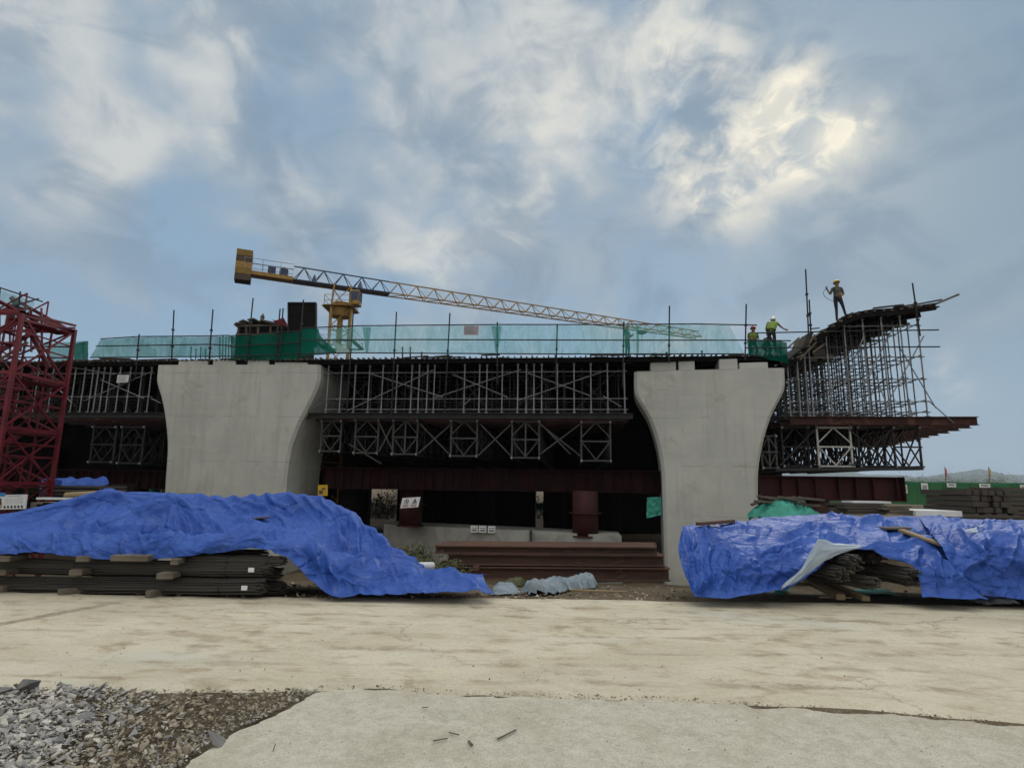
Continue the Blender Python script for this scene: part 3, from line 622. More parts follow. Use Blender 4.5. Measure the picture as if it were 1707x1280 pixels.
# dark rail the right trusses sit on
mb = MB(); p = bv(1290, 783, .3); q = bv(1534, 781, .3); mb.bar(B(p[0], .3, p[1]), B(q[0], .3, q[1]), .5, .14); mb.bar(B(p[0], 4, p[1]), B(q[0] - 1, 4, q[1]), .3, .14); solo('bearer_beam', mb, 'tubedark', 'dark flat bearer below the trusses on the right, above the maroon girder', 'steel beam')
# ------------------------------------------------------------------ maroon girders and their pipe columns
def girder(label, px0, px1, pyt, pyb, v, stiff=.42, vw=.5, u0=None, gm='girder'):
    pm = (px0 + px1) / 2; a, zt = bv(px0, pyt, v); b, _ = bv(px1, pyt, v); _, zb = bv(pm, pyb, v); _, zt = bv(pm, pyt, v)
    if u0 is not None: a = u0
    t = thing('steel_girder', label, 'girder', B((a + b) / 2, v, zb)); h = zt - zb
    mb = MB(); mb.ibeam(B(a, v, (zt + zb) / 2), B(b, v, (zt + zb) / 2), h, vw, .035, .025); mb.build('web_and_flanges', gm, t)
    u = a + .1; k = 0
    while u < b: mb = MB(); mb.box(B(u, v - vw / 4, (zt + zb) / 2), (.025, vw / 2 - .03, h - .075), (UV, VV, Vector((0, 0, 1)))); mb.build('stiffener', gm, t); u += stiff * (1 + .35 * (k % 3 == 0)); k += 1
    mb = MB(); mb.box(B(b + .012, v, (zt + zb) / 2), (.024, vw + .05, h + .02), (UV, VV, Vector((0, 0, 1)))); mb.build('end_plate', gm, t)
    return t
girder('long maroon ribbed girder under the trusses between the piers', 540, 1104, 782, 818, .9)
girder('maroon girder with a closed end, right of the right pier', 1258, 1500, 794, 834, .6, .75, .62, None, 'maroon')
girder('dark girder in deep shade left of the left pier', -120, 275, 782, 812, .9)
def column(label, px, py0, py1, v, r, m='maroon'):
    u, z0 = bv(px, py0, v); _, z1 = bv(px, py1, v); t = thing('pipe_column', label, 'column', B(u, v, z0), 'pipe columns under the girders')
    mb = MB(); mb.tube(B(u, v, z0), B(u, v, z1), r, 28); mb.build('pipe', m, t, True)
    mb = MB(); zz = z0 + (z1 - z0) * .5; mb.tube(B(u, v, zz), B(u, v, zz + .05), r * 1.28, 28); mb.tube(B(u, v, z0), B(u, v, z0 + .06), r * 1.2, 28); mb.build('flange', m, t)
    return t
column('maroon pipe column with the white warning sign hung on it', 684, 877, 806, 2.0, .58)
column('maroon pipe column standing at the right end of the concrete footing', 976, 894, 818, .8, .62)
column('dark pipe column in shade below the right girder', 1368, 905, 834, 1.0, .5, 'rust')
column('thick dark column in shade left of the left pier', 206, 905, 806, 1.2, .85, 'ply')  # this column and the next: near-black instead of maroon, shade as colour
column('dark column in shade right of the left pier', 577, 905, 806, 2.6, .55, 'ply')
# near-black columns with shade in their colour, and far walls added to block light
rr = random.Random(5)
for k in range(9):
    u = -22 + k * 4.6 + rr.random(); v = 12 + 5 * (k % 2); mb = MB(); mb.tube(B(u, v, -3.4), B(u, v, 2.8), .55, 16)
    solo('pipe_column', mb, 'ply', 'dark pipe column deep in the shade under the deck, behind the front columns', 'column', 'columns deep under the deck', True)
def shade_wall(label, px0, px1, v, zt=5.2, m='darkwall'):  # unseen wall added to keep the space under the deck dark
    a, _ = bv(px0, 830, v); b, _ = bv(px1, 830, v); mb = MB(); mb.box(B((a + b) / 2, v, (zt - 4) / 2), (b - a, .8, zt + 4), (UV, VV, Vector((0, 0, 1)))); solo('added_shade_wall', mb, 'ply', label, 'wall', 'added walls darkening the under-deck')
shade_wall('added dark wall far under the deck at the left, between two bright gaps', 182, 236, 30)
shade_wall('added dark wall far under the deck behind the red stair tower', -300, 92, 30)
shade_wall('added dark wall far under the deck behind the maroon column with the sign', 664, 893, 30)
shade_wall('added dark wall far under the deck right of the left pier', 500, 617, 30)
shade_wall('added dark wall far under the deck between the narrow gaps and the right pier', 936, 1270, 30)
shade_wall('narrow added dark wall far under the deck between the two narrow gaps', 906, 922, 30)
shade_wall('added dark lintel wall closing the space under the far deck', 20, 1300, 36, 5.0) if False else None
mb = MB(); a = bv(20, 760, 31)[0] - 40; b = bv(1300, 760, 31)[0]; z0 = bv(700, 809, 31)[1]; mb.box(B((a + b) / 2, 31, (z0 + 8) / 2), (b - a, .6, 8 - z0), (UV, VV, Vector((0, 0, 1)))); solo('added_end_wall', mb, 'ply', 'added dark wall shutting out light at the far end under the deck', 'wall')  # wall added so no light enters from the far end
# ------------------------------------------------------------------ concrete footing beam and what stands on it
def footing():
    T = [(640, 873), (660, 875), (800, 881), (1036, 893)]; vs_ = [3.2, 3.0, 1.6, -.2]
    top = []
    for (px, py), v in zip(T, vs_): u, z = bv(px, py, v); top.append((u, v, z))
    t = thing('concrete_footing', 'pale concrete footing beam running behind the stacked rusty beams', 'footing', B(top[2][0], top[2][1], -2.6)); mb = MB()
    for (u0, v0, z0), (u1, v1, z1) in zip(top, top[1:]):
        p = [B(u0, v0, z0), B(u1, v1, z1), B(u1, v1 + 2.4, z1 + .02), B(u0, v0 + 2.4, z0 + .02)]
        mb.prism([Vector((q.x, q.y, -2.9)) for q in p], (0, 0, 0)) if False else mb.add([Vector((q.x, q.y, -2.9)) for q in p] + p, [(0, 1, 2, 3), (4, 5, 6, 7), (0, 1, 5, 4), (1, 2, 6, 5), (2, 3, 7, 6), (3, 0, 4, 7)])
    mb.build('beam_body', 'oldconcrete', t)
    mb = MB()
    for px in (700, 728, 884): 
        u, z = bv(px, 900, 1.2); 
    u, z = bv(885, 893, .85); mb.box(B(u, .78, z), (.12, .12, .55), (UV, VV, Vector((0, 0, 1)))); mb.build('slot', 'black', t)
footing()
def sign_box(px, lab):
    py = 882 + (px - 791) * .03; v = 1.45; u, z0 = bv(px, py + 5, v); _, z1 = bv(px, py - 6, v); w = bv(px + 6, py, v)[0] - bv(px - 6, py, v)[0]
    t = thing('white_box', lab, 'box', B(u, v, z0), 'white boxes on the footing'); mb = MB(); mb.box(B(u, v, (z0 + z1) / 2), (w, .28, z1 - z0), (UV, VV, Vector((0, 0, 1)))); mb.build('carton', 'white', t, bevel=.01)
    mb = MB(); h = z1 - z0
    for f, ww in ((.72, .8), (.42, .7), (.28, .75)): mb.box(B(u + .01 * f, v - .143, z0 + h * f), (w * ww, .004, h * .10), (UV, VV, Vector((0, 0, 1))))
    mb.build('printed_lines', 'black', t)
sign_box(791, 'leftmost of the three small white printed boxes on the footing'); sign_box(805, 'middle one of the three small white printed boxes on the footing'); sign_box(820, 'rightmost of the three small white printed boxes on the footing')
def warning_sign():
    v = .2
    P = [Vector(B(*(lambda q: (q[0], v, q[1]))(bv(px, py, v)))) for px, py in ((667, 847), (697, 845), (701, 828), (671, 830))]
    c = sum(P, Vector()) / 4; x = (P[1] - P[0]); y = (P[3] - P[0]); nrm = -VV
    t = thing('warning_sign', 'white warning board with a round and a triangular symbol on a maroon column', 'sign', c)
    mb = MB(); mb.prism(P, VV * .03); mb.build('board', 'white', t)
    def pt(a, b, o=.012): return P[0] + x * a + y * b + nrm * o
    mb = MB()
    n = 20
    ring = []
    for i in range(n):
        a0 = 2 * math.pi * i / n; a1 = 2 * math.pi * (i + 1) / n; q = lambda a, r: pt(.28 + .13 * r * math.cos(a), .63 + .25 * r * math.sin(a))
        mb.add([q(a0, 1), q(a1, 1), q(a1, .78), q(a0, .78)], [(0, 1, 2, 3)])
    mb.add([pt(.20, .74), pt(.22, .80), pt(.37, .52), pt(.35, .46)], [(0, 1, 2, 3)]); mb.build('round_symbol', 'black', t)
    mb = MB(); mb.add([pt(.60, .40), pt(.88, .40), pt(.74, .90)], [(0, 1, 2)]); mb.build('triangle_symbol', 'black', t)
    mb = MB(); mb.add([pt(.655, .45, .016), pt(.825, .45, .016), pt(.74, .76, .016)], [(0, 1, 2)]); mb.build('triangle_field', 'greyink', t)
    mb = MB(); mb.add([pt(.725, .52, .02), pt(.755, .52, .02), pt(.765, .70, .02), pt(.715, .70, .02)], [(0, 1, 2, 3)]); mb.add([pt(.27, .5), pt(.30, .5), pt(.31, .75), pt(.26, .75)], [(0, 1, 2, 3)]); mb.build('figure_mark', 'black', t)
    mb = MB(); rn = random.Random(2)
    for a0 in (.12, .58):
        for k in range(4):
            for j in range(3): mb.add([pt(a0 + k * .08, .12 + j * .06), pt(a0 + .06 + k * .08, .12 + j * .06), pt(a0 + .06 + k * .08, .155 + j * .06), pt(a0 + k * .08, .155 + j * .06)], [(0, 1, 2, 3)])
            mb.add([pt(a0 + .025 + k * .08, .10), pt(a0 + .04 + k * .08, .10), pt(a0 + .04 + k * .08, .32), pt(a0 + .025 + k * .08, .32)], [(0, 1, 2, 3)])
    mb.build('caption', 'redink', t)
warning_sign()
def flat_sign(label, quad, v, m, name='sign_board', cat='sign', marks=None, mk='greyink', th=.03):
    P = [B(*(lambda q: (q[0], v, q[1]))(bv(px, py, v))) for px, py in quad]; c = sum(P, Vector()) / 4; t = thing(name, label, cat, c)
    mb = MB(); mb.prism(P, VV * th); mb.build('board', m, t); x = P[1] - P[0]; y = P[3] - P[0]
    for nm, mt, rects in (marks or []):
        mb = MB()
        for a, b, c2, d in rects: mb.add([P[0] + x * i + y * j - VV * .012 for i, j in ((a, b), (c2, b), (c2, d), (a, d))], [(0, 1, 2, 3)])
        mb.build(nm, mt, t)
    return t
lines = [(.08, .15 + k * .14, .92 - .1 * (k % 3), .20 + k * .14) for k in range(6)]
M['pinkpaper'] = mat('pink_paper', (.42, .36, .40), (.34, .29, .33), .8, 3, 20, .05)
flat_sign('small white notice tied to the left scaffold', ((194, 638), (213, 637), (215, 625), (196, 625)), -.25, 'white', 'notice_sheet', 'notice', [('printed_lines', 'greyink', lines)])
flat_sign('greyish pink notice hanging on the light green net', ((773, 558), (797, 558), (798, 543), (773, 543)), -.62, 'pinkpaper', 'notice_sheet', 'notice', [('printed_lines', 'greyink', lines)])
flat_sign('yellow sign beside the left pier behind the blue tarp', ((530, 827), (546, 826), (546, 808), (530, 808)), -.6, 'signyellow', 'sign_board', 'sign', [('dark_marks', 'cwstripe', [(.15, .2, .5, .5), (.4, .55, .8, .7)])])
# ------------------------------------------------------------------ guard rails and nets
def guardrail(label, posts, rails, v, name='guard_rail', m='tubedark'):
    p0 = bv(posts[0][0], posts[0][1], v); t = thing(name, label, 'guard rail', B(p0[0], v, p0[1]))
    for a, b, c, d in posts:
        p = bv(a, b, v); q = bv(c, d, v); mb = MB(); mb.tube(B(p[0], v, p[1]), B(q[0], v, q[1]), .035, 7)
        for k in (.3, .62): 
            s = B(p[0], v, p[1]).lerp(B(q[0], v, q[1]), k); mb.box(s, (.10, .12, .09), (UV, VV, Vector((0, 0, 1))))
        mb.build('post', m, t)
    for pts in rails:
        mb = MB(); w = []
        for a, b in pts: q = bv(a, b, v - .05); w.append(B(q[0], v - .05, q[1]))
        mb.path(w, .03, 6); mb.build('rail', m, t)
    return t
guardrail('long dark tube guard rail with tall posts along the deck between the piers',
          [(578, 690, 589, 520), (652, 692, 661, 520), (741, 690, 750, 522), (829, 640, 829, 537), (926, 650, 929, 541), (1038, 645, 1040, 536), (1115, 605, 1116, 510), (1242, 600, 1244, 507)],
          [[(500, 547), (600, 543), (830, 541), (1000, 541), (1160, 540), (1262, 542)], [(500, 567), (700, 566), (1000, 567), (1250, 567), (1318, 568)], [(500, 590), (590, 588), (720, 589), (900, 590), (1100, 590), (1240, 590)]], -.55)
guardrail('dark guard rail with posts in front of the dark green net over the left pier',
          [(348, 608, 355, 516), (411, 604, 422, 497), (459, 602, 467, 515), (466, 602, 472, 514), (497, 605, 506, 500), (286, 604, 290, 517), (226, 628, 232, 557)],
          [[(168, 565), (230, 561), (350, 560), (380, 559)], [(160, 577), (350, 574), (385, 576)], [(384, 560), (465, 554), (500, 552)], [(384, 578), (500, 571)], [(380, 594), (500, 590)], [(150, 596), (380, 594)]], -.5)
guardrail('rail of tubes crossing the wing scaffold on the right with two very tall posts',
          [(1348, 560, 1343, 449), (1352, 560, 1349, 500), (1534, 560, 1521, 472)],
          [[(1262, 555), (1420, 552), (1565, 550)], [(1244, 580), (1400, 579), (1567, 578)], [(1350, 548), (1366, 547)]], -.4)
def net(label, quad_top, quad_bot, v, m, amp=.05, nu=90, nv=14, name='safety_net', group=None, sag=.06):
    tp = [bv(a, b, v) for a, b in quad_top]; bt = [bv(a, b, v) for a, b in quad_bot]
    def pick(l, u):
        x = l[0][0] + (l[-1][0] - l[0][0]) * u; return x, lerp_list(l, x)
    s = len(label)
    def fn(i, j):
        a, za = pick(tp, i); b, zb = pick(bt, i); f = j
        z = za + (zb - za) * f - sag * abs(math.sin(i * nu * .42)) * (1 - f) * .4; u = a + (b - a) * f
        return B(u, v + amp * nz(u * 1.3, z * 1.1, s) + amp * .4 * nz(u * 6, z * 1.2, s), z + .05 * nz(u * 1.7, 0, s + 2) * f)
    mb = MB(); mb.grid(fn, nu, nv); return solo(name, mb, m, label, 'safety net', group, True)
net('long light green see-through net on the deck rail between the piers', [(546, 547), (600, 544), (830, 542), (1000, 542), (1160, 541), (1216, 542)], [(546, 590), (590, 588), (720, 590), (900, 591), (1100, 591), (1242, 590)], -.6, 'net_light', .06, 160)
net('folded strip of green net, first from the left on the long rail', [(604, 545), (619, 545)], [(610, 589), (613, 589)], -.68, 'net_mid', .03, 8, 12, group='folded net strips')
net('folded strip of green net right of the pink notice', [(819, 543), (836, 543)], [(826, 587), (830, 587)], -.68, 'net_mid', .03, 8, 12, group='folded net strips')
net('thin folded strip of green net beside the lone worker on the deck', [(1061, 543), (1065, 543)], [(1061, 588), (1065, 588)], -.68, 'net_mid', .02, 4, 12, group='folded net strips')
net('dark green solid net over the left pier below the dark formwork box', [(385, 561), (465, 555), (499, 553)], [(384, 601), (497, 599)], -.42, 'net_dark', .04, 30)
net('dark green solid net below the tall dark panel', [(500, 548), (531, 547), (532, 557), (560, 585)], [(500, 594), (552, 590), (562, 588)], -.42, 'net_dark', .04, 26)
net('teal net with creases left of the left pier', [(168, 566), (230, 562), (350, 561), (385, 560)], [(150, 597), (260, 595), (383, 596)], -.42, 'net_mid', .08, 60)
net('dark green net in front of the two crouching workers at the right pier', [(1246, 566), (1300, 568), (1312, 570)], [(1248, 590), (1285, 600), (1314, 607)], -.3, 'net_dark', .10, 26)
def end_nets():
    # the net at the left end runs back into the picture beside the red tower
    for lab, P, m in [('teal net fence running back beside the red stair tower', [(75, 573, 6.0), (143, 568, 1.0), (128, 606, 1.0), (80, 600, 6.0)], 'net_mid'), ('small dark green net at the left deck corner', [(120, 574, 2.5), (147, 568, .5), (147, 600, .5), (126, 610, 2.5)], 'net_dark')]:
        Q = [B(*(lambda q, v: (q[0], v, q[1]))(bv(x, y, v), v)) for x, y, v in P]; mb = MB()
        mb.grid(lambda i, j: Q[0].lerp(Q[1], i).lerp(Q[3].lerp(Q[2], i), j) + Vector((0, .05 * nz(i * 9, j * 5, 1), 0)), 20, 8); solo('safety_net', mb, m, lab, 'safety net', None, True)
    P = [(0, 492, 20.6), (0, 520, 20.6)]
    for lab, pts in [('guard rail of dark tubes on top of the red stair tower', 0)]:
        t = thing('guard_rail', lab, 'guard rail', at(30, 540, 21))
        for (a, b, Ya, c, d, Yb) in ((-60, 460, 20, 71, 503, 22.6), (-60, 488, 20, 71, 522, 22.6), (-30, 526, 20.5, 64, 498, 22.4), (34, 486, 21.6, 28, 535, 21.6), (0, 480, 20.8, -6, 540, 20.8)):
            mb = MB(); mb.tube(at(a, b, Ya), at(c, d, Yb), .03, 6); mb.build('rail' if a != 34 else 'post', 'tubedark', t)
    Q = [at(-50, 466, 20.2), at(57, 503, 22.3), at(53, 530, 22.3), at(-50, 520, 20.2)]; mb = MB(); mb.grid(lambda i, j: Q[0].lerp(Q[1], i).lerp(Q[3].lerp(Q[2], i), j) + Vector((0, .06 * nz(i * 7, j * 4, 6), 0)), 24, 8)
    solo('safety_net', mb, 'net_light', 'light green net on the rail above the red stair tower', 'safety net', None, True)
end_nets()
def deck_sheet():
    # whitish sheet lying along the deck edge behind the net, its torn end sticking up beside the dark net
    mb = MB(); pts = [(536, 592), (556, 584), (590, 590), (700, 592), (900, 594), (1060, 594), (1300, 596)]
    def fn(i, j):
        px = 556 + (1236 - 556) * i; py = lerp_list([(556, 590), (600, 590), (900, 594), (1236, 597)], px); u, z = bv(px, py, .3)
        return B(u, .3 + j * 5, zD + .12 + .10 * nz(u * .8, j * 4, 2) + .06 * abs(nz(u * 2.3, j * 3, 5)) + (j > .99) * .0)
    mb.grid(fn, 120, 8); solo('white_sheet', mb, 'white', 'whitish plastic sheet lying along the deck edge behind the light net', 'plastic sheet', None, True)
    for k, (P, lab) in enumerate([(((548, 562), (556, 568), (590, 588), (566, 590)), 'torn white sheet end standing up beside the dark green net'), (((541, 572), (560, 584), (580, 590), (552, 588)), 'lower torn white sheet flap beside the dark green net')]):
        mb = MB(); Q = [B(*(lambda q, v: (q[0], v, q[1]))(bv(x, y, -.30 - .05 * k), -.30 - .05 * k)) for x, y in P]; mb.prism(Q, VV * .02); solo('sheet_flap', mb, 'white', lab, 'plastic sheet', 'torn white sheets')
deck_sheet()
# ------------------------------------------------------------------ dark formwork on the deck at the left
def deck_boxes():
    v = .8
    t = thing('formwork_box', 'dark timber formwork box on the deck above the left pier', 'formwork', B(*(lambda q: (q[0], v, q[1]))(bv(430, 560, v))))
    P = [bv(x, y, v) for x, y in ((383, 600), (484, 600), (484, 549), (470, 541), (455, 535), (392, 536), (386, 556))]
    mb = MB(); mb.prism([B(u, v + .4, z) for u, z in P], VV * 2.5); mb.build('panel', 'ply', t)
    mb = MB()
    for x in (392, 405, 425, 446, 458): a = bv(x, 575, v); b = bv(x, 538, v); mb.bar(B(a[0], v + .34, a[1]), B(b[0], v + .34, b[1]), .10, .10, UV)
    for y in (541, 556): a = bv(388, y, v); b = bv(462, y - 1, v); mb.bar(B(a[0], v + .30, a[1]), B(b[0], v + .30, b[1]), .09, .10)
    mb.build('batten', 'plank', t)
    mb = MB()
    for a, b, c, d in ((398, 533, 412, 537), (414, 530, 422, 534), (430, 533, 456, 535), (388, 538, 410, 534), (440, 536, 470, 540)): p = bv(a, b, v); q = bv(c, d, v); mb.bar(B(p[0], v + .2, p[1]), B(q[0], v + .9, q[1]), .5, .08)
    mb.build('top_plank', 'plank', t)
    P = [bv(x, y, v) for x, y in ((484, 580), (530, 580), (530, 507), (484, 507))]; mb = MB(); mb.prism([B(u, v - .2, z) for u, z in P], VV * .12)
    t2 = thing('form_panel', 'tall dark plywood panel standing on the deck right of the formwork box', 'formwork', B(P[0][0], v, P[0][1])); mb.build('sheet', 'ply', t2)
    mb = MB()
    for a, b in ((0, 1), (1, 2), (2, 3), (3, 0)): mb.bar(B(P[a][0], v - .24, P[a][1]), B(P[b][0], v - .24, P[b][1]), .06, .06, VV)
    mb.build('edge_strip', 'tubedark', t2)
    mb = MB(); a = bv(466, 535, v)
    def fn(i, j):
        u, z = bv(453 + 20 * i, 532 + 4 * j + 5 * i * j + 2 * math.sin(i * 5), v - .1); return B(u, v - .1 + .5 * j + .05 * nz(i * 6, j * 6, 2), z)
    mb.grid(fn, 12, 8); solo('red_cloth', mb, 'redcloth', 'bright red cloth lying over the corner of the dark formwork box', 'cloth', None, True)
    mb = MB(); u, z = bv(436, 531, v + .6); mb.tube(B(u, v + .6, z - .3), B(u + .05, v + .6, z + .05), .09, 8, .11); mb.tube(B(u + .05, v + .6, z + .05), B(u + .07, v + .6, z + .26), .13, 8, .05); solo('tied_sack', mb, 'block', 'small beige tied sack on top of the dark formwork box', 'sack', None, True)
    # stub posts (starter bars in green sleeves) in front of the left pier top
    for k in range(9):
        px = 318 + k * 8 if k < 5 else 366 + (k - 5) * 5; py0 = 602; py1 = 580 if k < 5 else 560
        p = bv(px, py0, .6); q = bv(px + .8, py1 + 3 * (k % 2), .6); mb = MB(); mb.tube(B(p[0], .6, p[1]), B(q[0], .6, q[1]), .03, 6); mb.tube(B(q[0], .6, q[1] - .02), B(q[0], .6, q[1] + .05), .045, 6)
        solo('starter_bar', mb, 'greensheet', 'green sleeved bar standing behind the teal net over the left pier', 'steel bar', 'green bars over the left pier')
    for k, (px, y0, y1) in enumerate([(671, 594, 580), (684, 594, 580), (703, 594, 588), (1111, 600, 588), (1094, 601, 592), (1135, 600, 590), (1170, 601, 586), (1218, 603, 592)]):
        p = bv(px, y0, .4); q = bv(px, y1, .4); mb = MB(); mb.tube(B(p[0], .4, p[1] - .1), B(q[0], .4, q[1]), .04, 6); mb.tube(B(q[0], .4, q[1]), B(q[0], .4, q[1] + .04), .06, 6)
        solo('stub_post', mb, 'tubedark', 'short dark stub post ' + ['left of the pink notice, first of two', 'left of the pink notice, second of two', 'small and low under the pink notice', 'at the left end of the right pier', 'far left of the right pier top', 'by the left high block of the pier', 'in the middle gap of the right pier', 'by the right high block of the pier'][k], 'post', 'stub posts on the deck')
    for k, (a, b, c, d) in enumerate([(1313, 580, 1332, 563), (1322, 582, 1338, 562)]):
        p = bv(a, b, -.2); q = bv(c, d, -.2); mb = MB(); mb.bar(B(p[0], -.2, p[1]), B(q[0], -.2, q[1]), .09, .07); solo('leaning_timber', mb, 'block', ['lower', 'upper'][k] + ' dark timber leaning out beside the crouching workers', 'timber', 'timbers by the workers')
deck_boxes()
# ------------------------------------------------------------------ red stair tower
def tower():
    X1 = at(97, 735, 22.4); near = at(24, 600, 19.8)
    t = thing('stair_tower', 'red steel stair tower with braced bays at the left edge', 'stair tower', Vector((-19.5, 21, hgt(-19, 21))))
    xr = X1.x; y0, y1 = 19.9, 22.4; xl = xr - 4.6; zb = hgt(xr, 21) - .1; lv = [at(113, 641, 22.4).z, at(104, 722, 22.4).z, at(90, 806, 22.4).z]; ztop = at(127, 553, 22.4).z
    for x, y in ((xr, y1), (xr, y0), (xl, y1), (xl, y0)):
        mb = MB(); mb.bar((x, y, zb), (x, y, ztop + .08), .125, .125, (1, 0, 0)); mb.build('corner_post', 'redpaint', t)
    for x in (xr - .9, xr - 1.9, xr - 2.8, xr - 3.7):
        mb = MB(); mb.bar((x, y1, zb), (x, y1, ztop), .06, .06, (1, 0, 0)); mb.build('inner_post', 'redpaint', t)
    for z in [ztop] + lv + [zb + .3]:
        mb = MB()
        for a, b in (((xr, y0), (xr, y1)), ((xl, y0), (xl, y1)), ((xl, y0), (xr, y0)), ((xl, y1), (xr, y1))): mb.bar((a[0], a[1], z), (b[0], b[1], z), .08, .12)
        mb.build('ring_beam', 'redpaint', t)
    zs = [zb + .3] + lv[::-1] + [ztop]
    for a, b in zip(zs, zs[1:]):
        mb = MB(); mb.bar((xr, y0, a), (xr, y1, b), .05, .06); mb.bar((xr, y1, a), (xr, y0, b), .05, .06)
        mb.bar((xl, y1, a), (xr, y1, b), .05, .06); mb.bar((xr, y1, a), (xl, y1, b), .05, .06); mb.build('bay_brace', 'redpaint', t)
        mb = MB(); k = 7                       # one flight
        p = Vector((xl + .6, (y0 + y1) / 2, a)); q = Vector((xr - .6, (y0 + y1) / 2, b))
        for dy in (-.5, .5): mb.bar(p + Vector((0, dy, 0)), q + Vector((0, dy, 0)), .05, .18); mb.bar(p + Vector((0, dy, 1)), q + Vector((0, dy, 1)), .04, .04)
        for i in range(k): c = p.lerp(q, (i + .5) / k); mb.box(c, (.26, 1.0, .03))
        for i in range(4): c = p.lerp(q, i / 3); mb.bar(c + Vector((0, -.5, 0)), c + Vector((0, -.5, 1)), .04, .04, (1, 0, 0)); mb.bar(c + Vector((0, .5, 0)), c + Vector((0, .5, 1)), .04, .04, (1, 0, 0))
        mb.build('stair_flight', 'redpaint', t)
        mb = MB(); mb.box((xr - .35, (y0 + y1) / 2, b - .14), (.55, y1 - y0 - .2, .05)); mb.build('landing', 'redpaint', t); mb = MB(); mb.box((xl + .35, (y0 + y1) / 2, b - .14), (.55, y1 - y0 - .2, .05)); mb.build('landing', 'redpaint', t)
    for a, b in zip(zs, zs[1:]):
        mb = MB(); h = (a + b) / 2
        for q, w in (((xr, y0), (xr, y1)), ((xl, y1), (xr, y1)), ((xl, y0), (xr, y0))):
            for z in (h, h + .45): mb.bar((q[0], q[1], z), (w[0], w[1], z), .04, .05)
        x = xl
        while x < xr - .5: mb.bar((x, y1, a), (x + .9, y1, h), .04, .04); mb.bar((x + .9, y1, a), (x, y1, h), .04, .04); mb.bar((x, y0, h), (x + .9, y0, b), .04, .04); x += .92
        mb.build('hand_rail', 'redpaint', t)
    # sloping head of the tower
    mb = MB(); hz = at(40, 515, 19.9).z
    mb.bar((xr, y0, ztop), (xr, y0, hz), .125, .125, (1, 0, 0)); mb.bar((xr - 1.4, y0, ztop), (xr - 1.4, y0, hz), .11, .11, (1, 0, 0))
    for k in range(2): mb.bar((xr, y0, hz - .15 - .25 * k), (xr, y1, ztop + .25 - .25 * k), .08, .08)
    mb.bar((xr, y0, hz - .1), (xl, y0, hz - .1), .12, .14); mb.bar((xr - .3, y1, ztop + .1), (xr - 2.6, y1, ztop + 1.3), .10, .12); mb.bar((xr - .3, y1 - .6, ztop - 1.6), (xr - 2.2, y1 - .6, ztop + 1.2), .12, .14); mb.bar((xr - 1.6, y1, ztop), (xr - 1.6, y1, ztop + .5), .12, .12, (1, 0, 0)); mb.bar((xr - 1.7, y1, ztop + .15), (xr, y1, ztop + .15), .06, .06)
    mb.build('sloping_head', 'redpaint', t)
    mb = MB()
    for k in range(7): x = xr - 1.0 - k * .42; mb.bar((x, y1 - .2, ztop - .9), (x - .3, y1 - .2, ztop + .9), .06, .05)
    mb.tube((xr - 1.2, y1 - .5, ztop + .3), (xr - 2.0, y0 + .5, ztop + .9), .07, 10); mb.tube((xr - 2.2, y1 - .5, ztop - .2), (xr - 2.2, y1 - .5, ztop + .9), .14, 12)
    mb.build('stored_parts', 'redpaint', t)
    for k in range(5):
        mb = MB(); mb.bar((xr - 2.6 + .22 * k, y0 + .4, lv[0] - .8 + .2 * k), (xr - .5 + .1 * k, y0 + .9, lv[0] + 1.3), .05, .05) if k < 2 else mb.bar((xr - 4, y0 + .3, zb + .5 + k), (xr - .2, y0 + .3, zb + 2.3 + k), .04, .05); mb.build('bay_brace', 'block' if k < 2 else 'redpaint', t)
    # low panel behind the info board
    mb = MB(); mb.box((xr - 2.4, y0 - .2, at(20, 862, 19.7).z), (4.2, .08, 1.0)); mb.build('base_panel', 'maroon', t)
tower()
def info_board():
    Y = 19.0; P = [at(*q, Y) for q in ((-30, 850), (42, 848), (45, 824), (-30, 825))]; t = thing('info_board', 'white printed information board hung at the foot of the red tower', 'information board', sum(P, Vector()) / 4)
    x = P[1] - P[0]; y = P[3] - P[0]
    mb = MB(); mb.prism(P, (0, .04, 0)); mb.build('board', 'white', t)
    def q(mb, a, b, c, d, o=.012): mb.add([P[0] + x * i + y * j - Vector((0, o, 0)) for i, j in ((a, b), (c, b), (c, d), (a, d))], [(0, 1, 2, 3)])
    mb = MB(); q(mb, 0, .88, .55, 1.12); mb.build('blue_header', 'blueink', t)
    mb = MB()
    for k in range(5):
        for j in range(6): q(mb, .56 + j * .065, .38 + k * .08, .56 + j * .065 + .05, .40 + k * .08)
    q(mb, .60, .86, .92, .90); q(mb, .54, .35, .545, .78); q(mb, .94, .35, .945, .78); mb.build('printed_table', 'greyink', t)
    mb = MB()
    for k in range(6): 
        c = P[0] + x * (.53 + k * .08) + y * .16 - Vector((0, .013, 0)); mb.add([c + x * .024 * math.cos(a) + y * .10 * math.sin(a) for a in [i * math.pi / 4 for i in range(8)]], [tuple(range(8))])
    mb.build('icon_row', 'black', t)
    mb = MB(); q(mb, .40, .30, .46, .75); mb.build('picture_panel', 'cwstripe', t); mb = MB(); q(mb, .40, .10, .46, .26); mb.build('orange_panel', 'signyellow', t)
info_board()
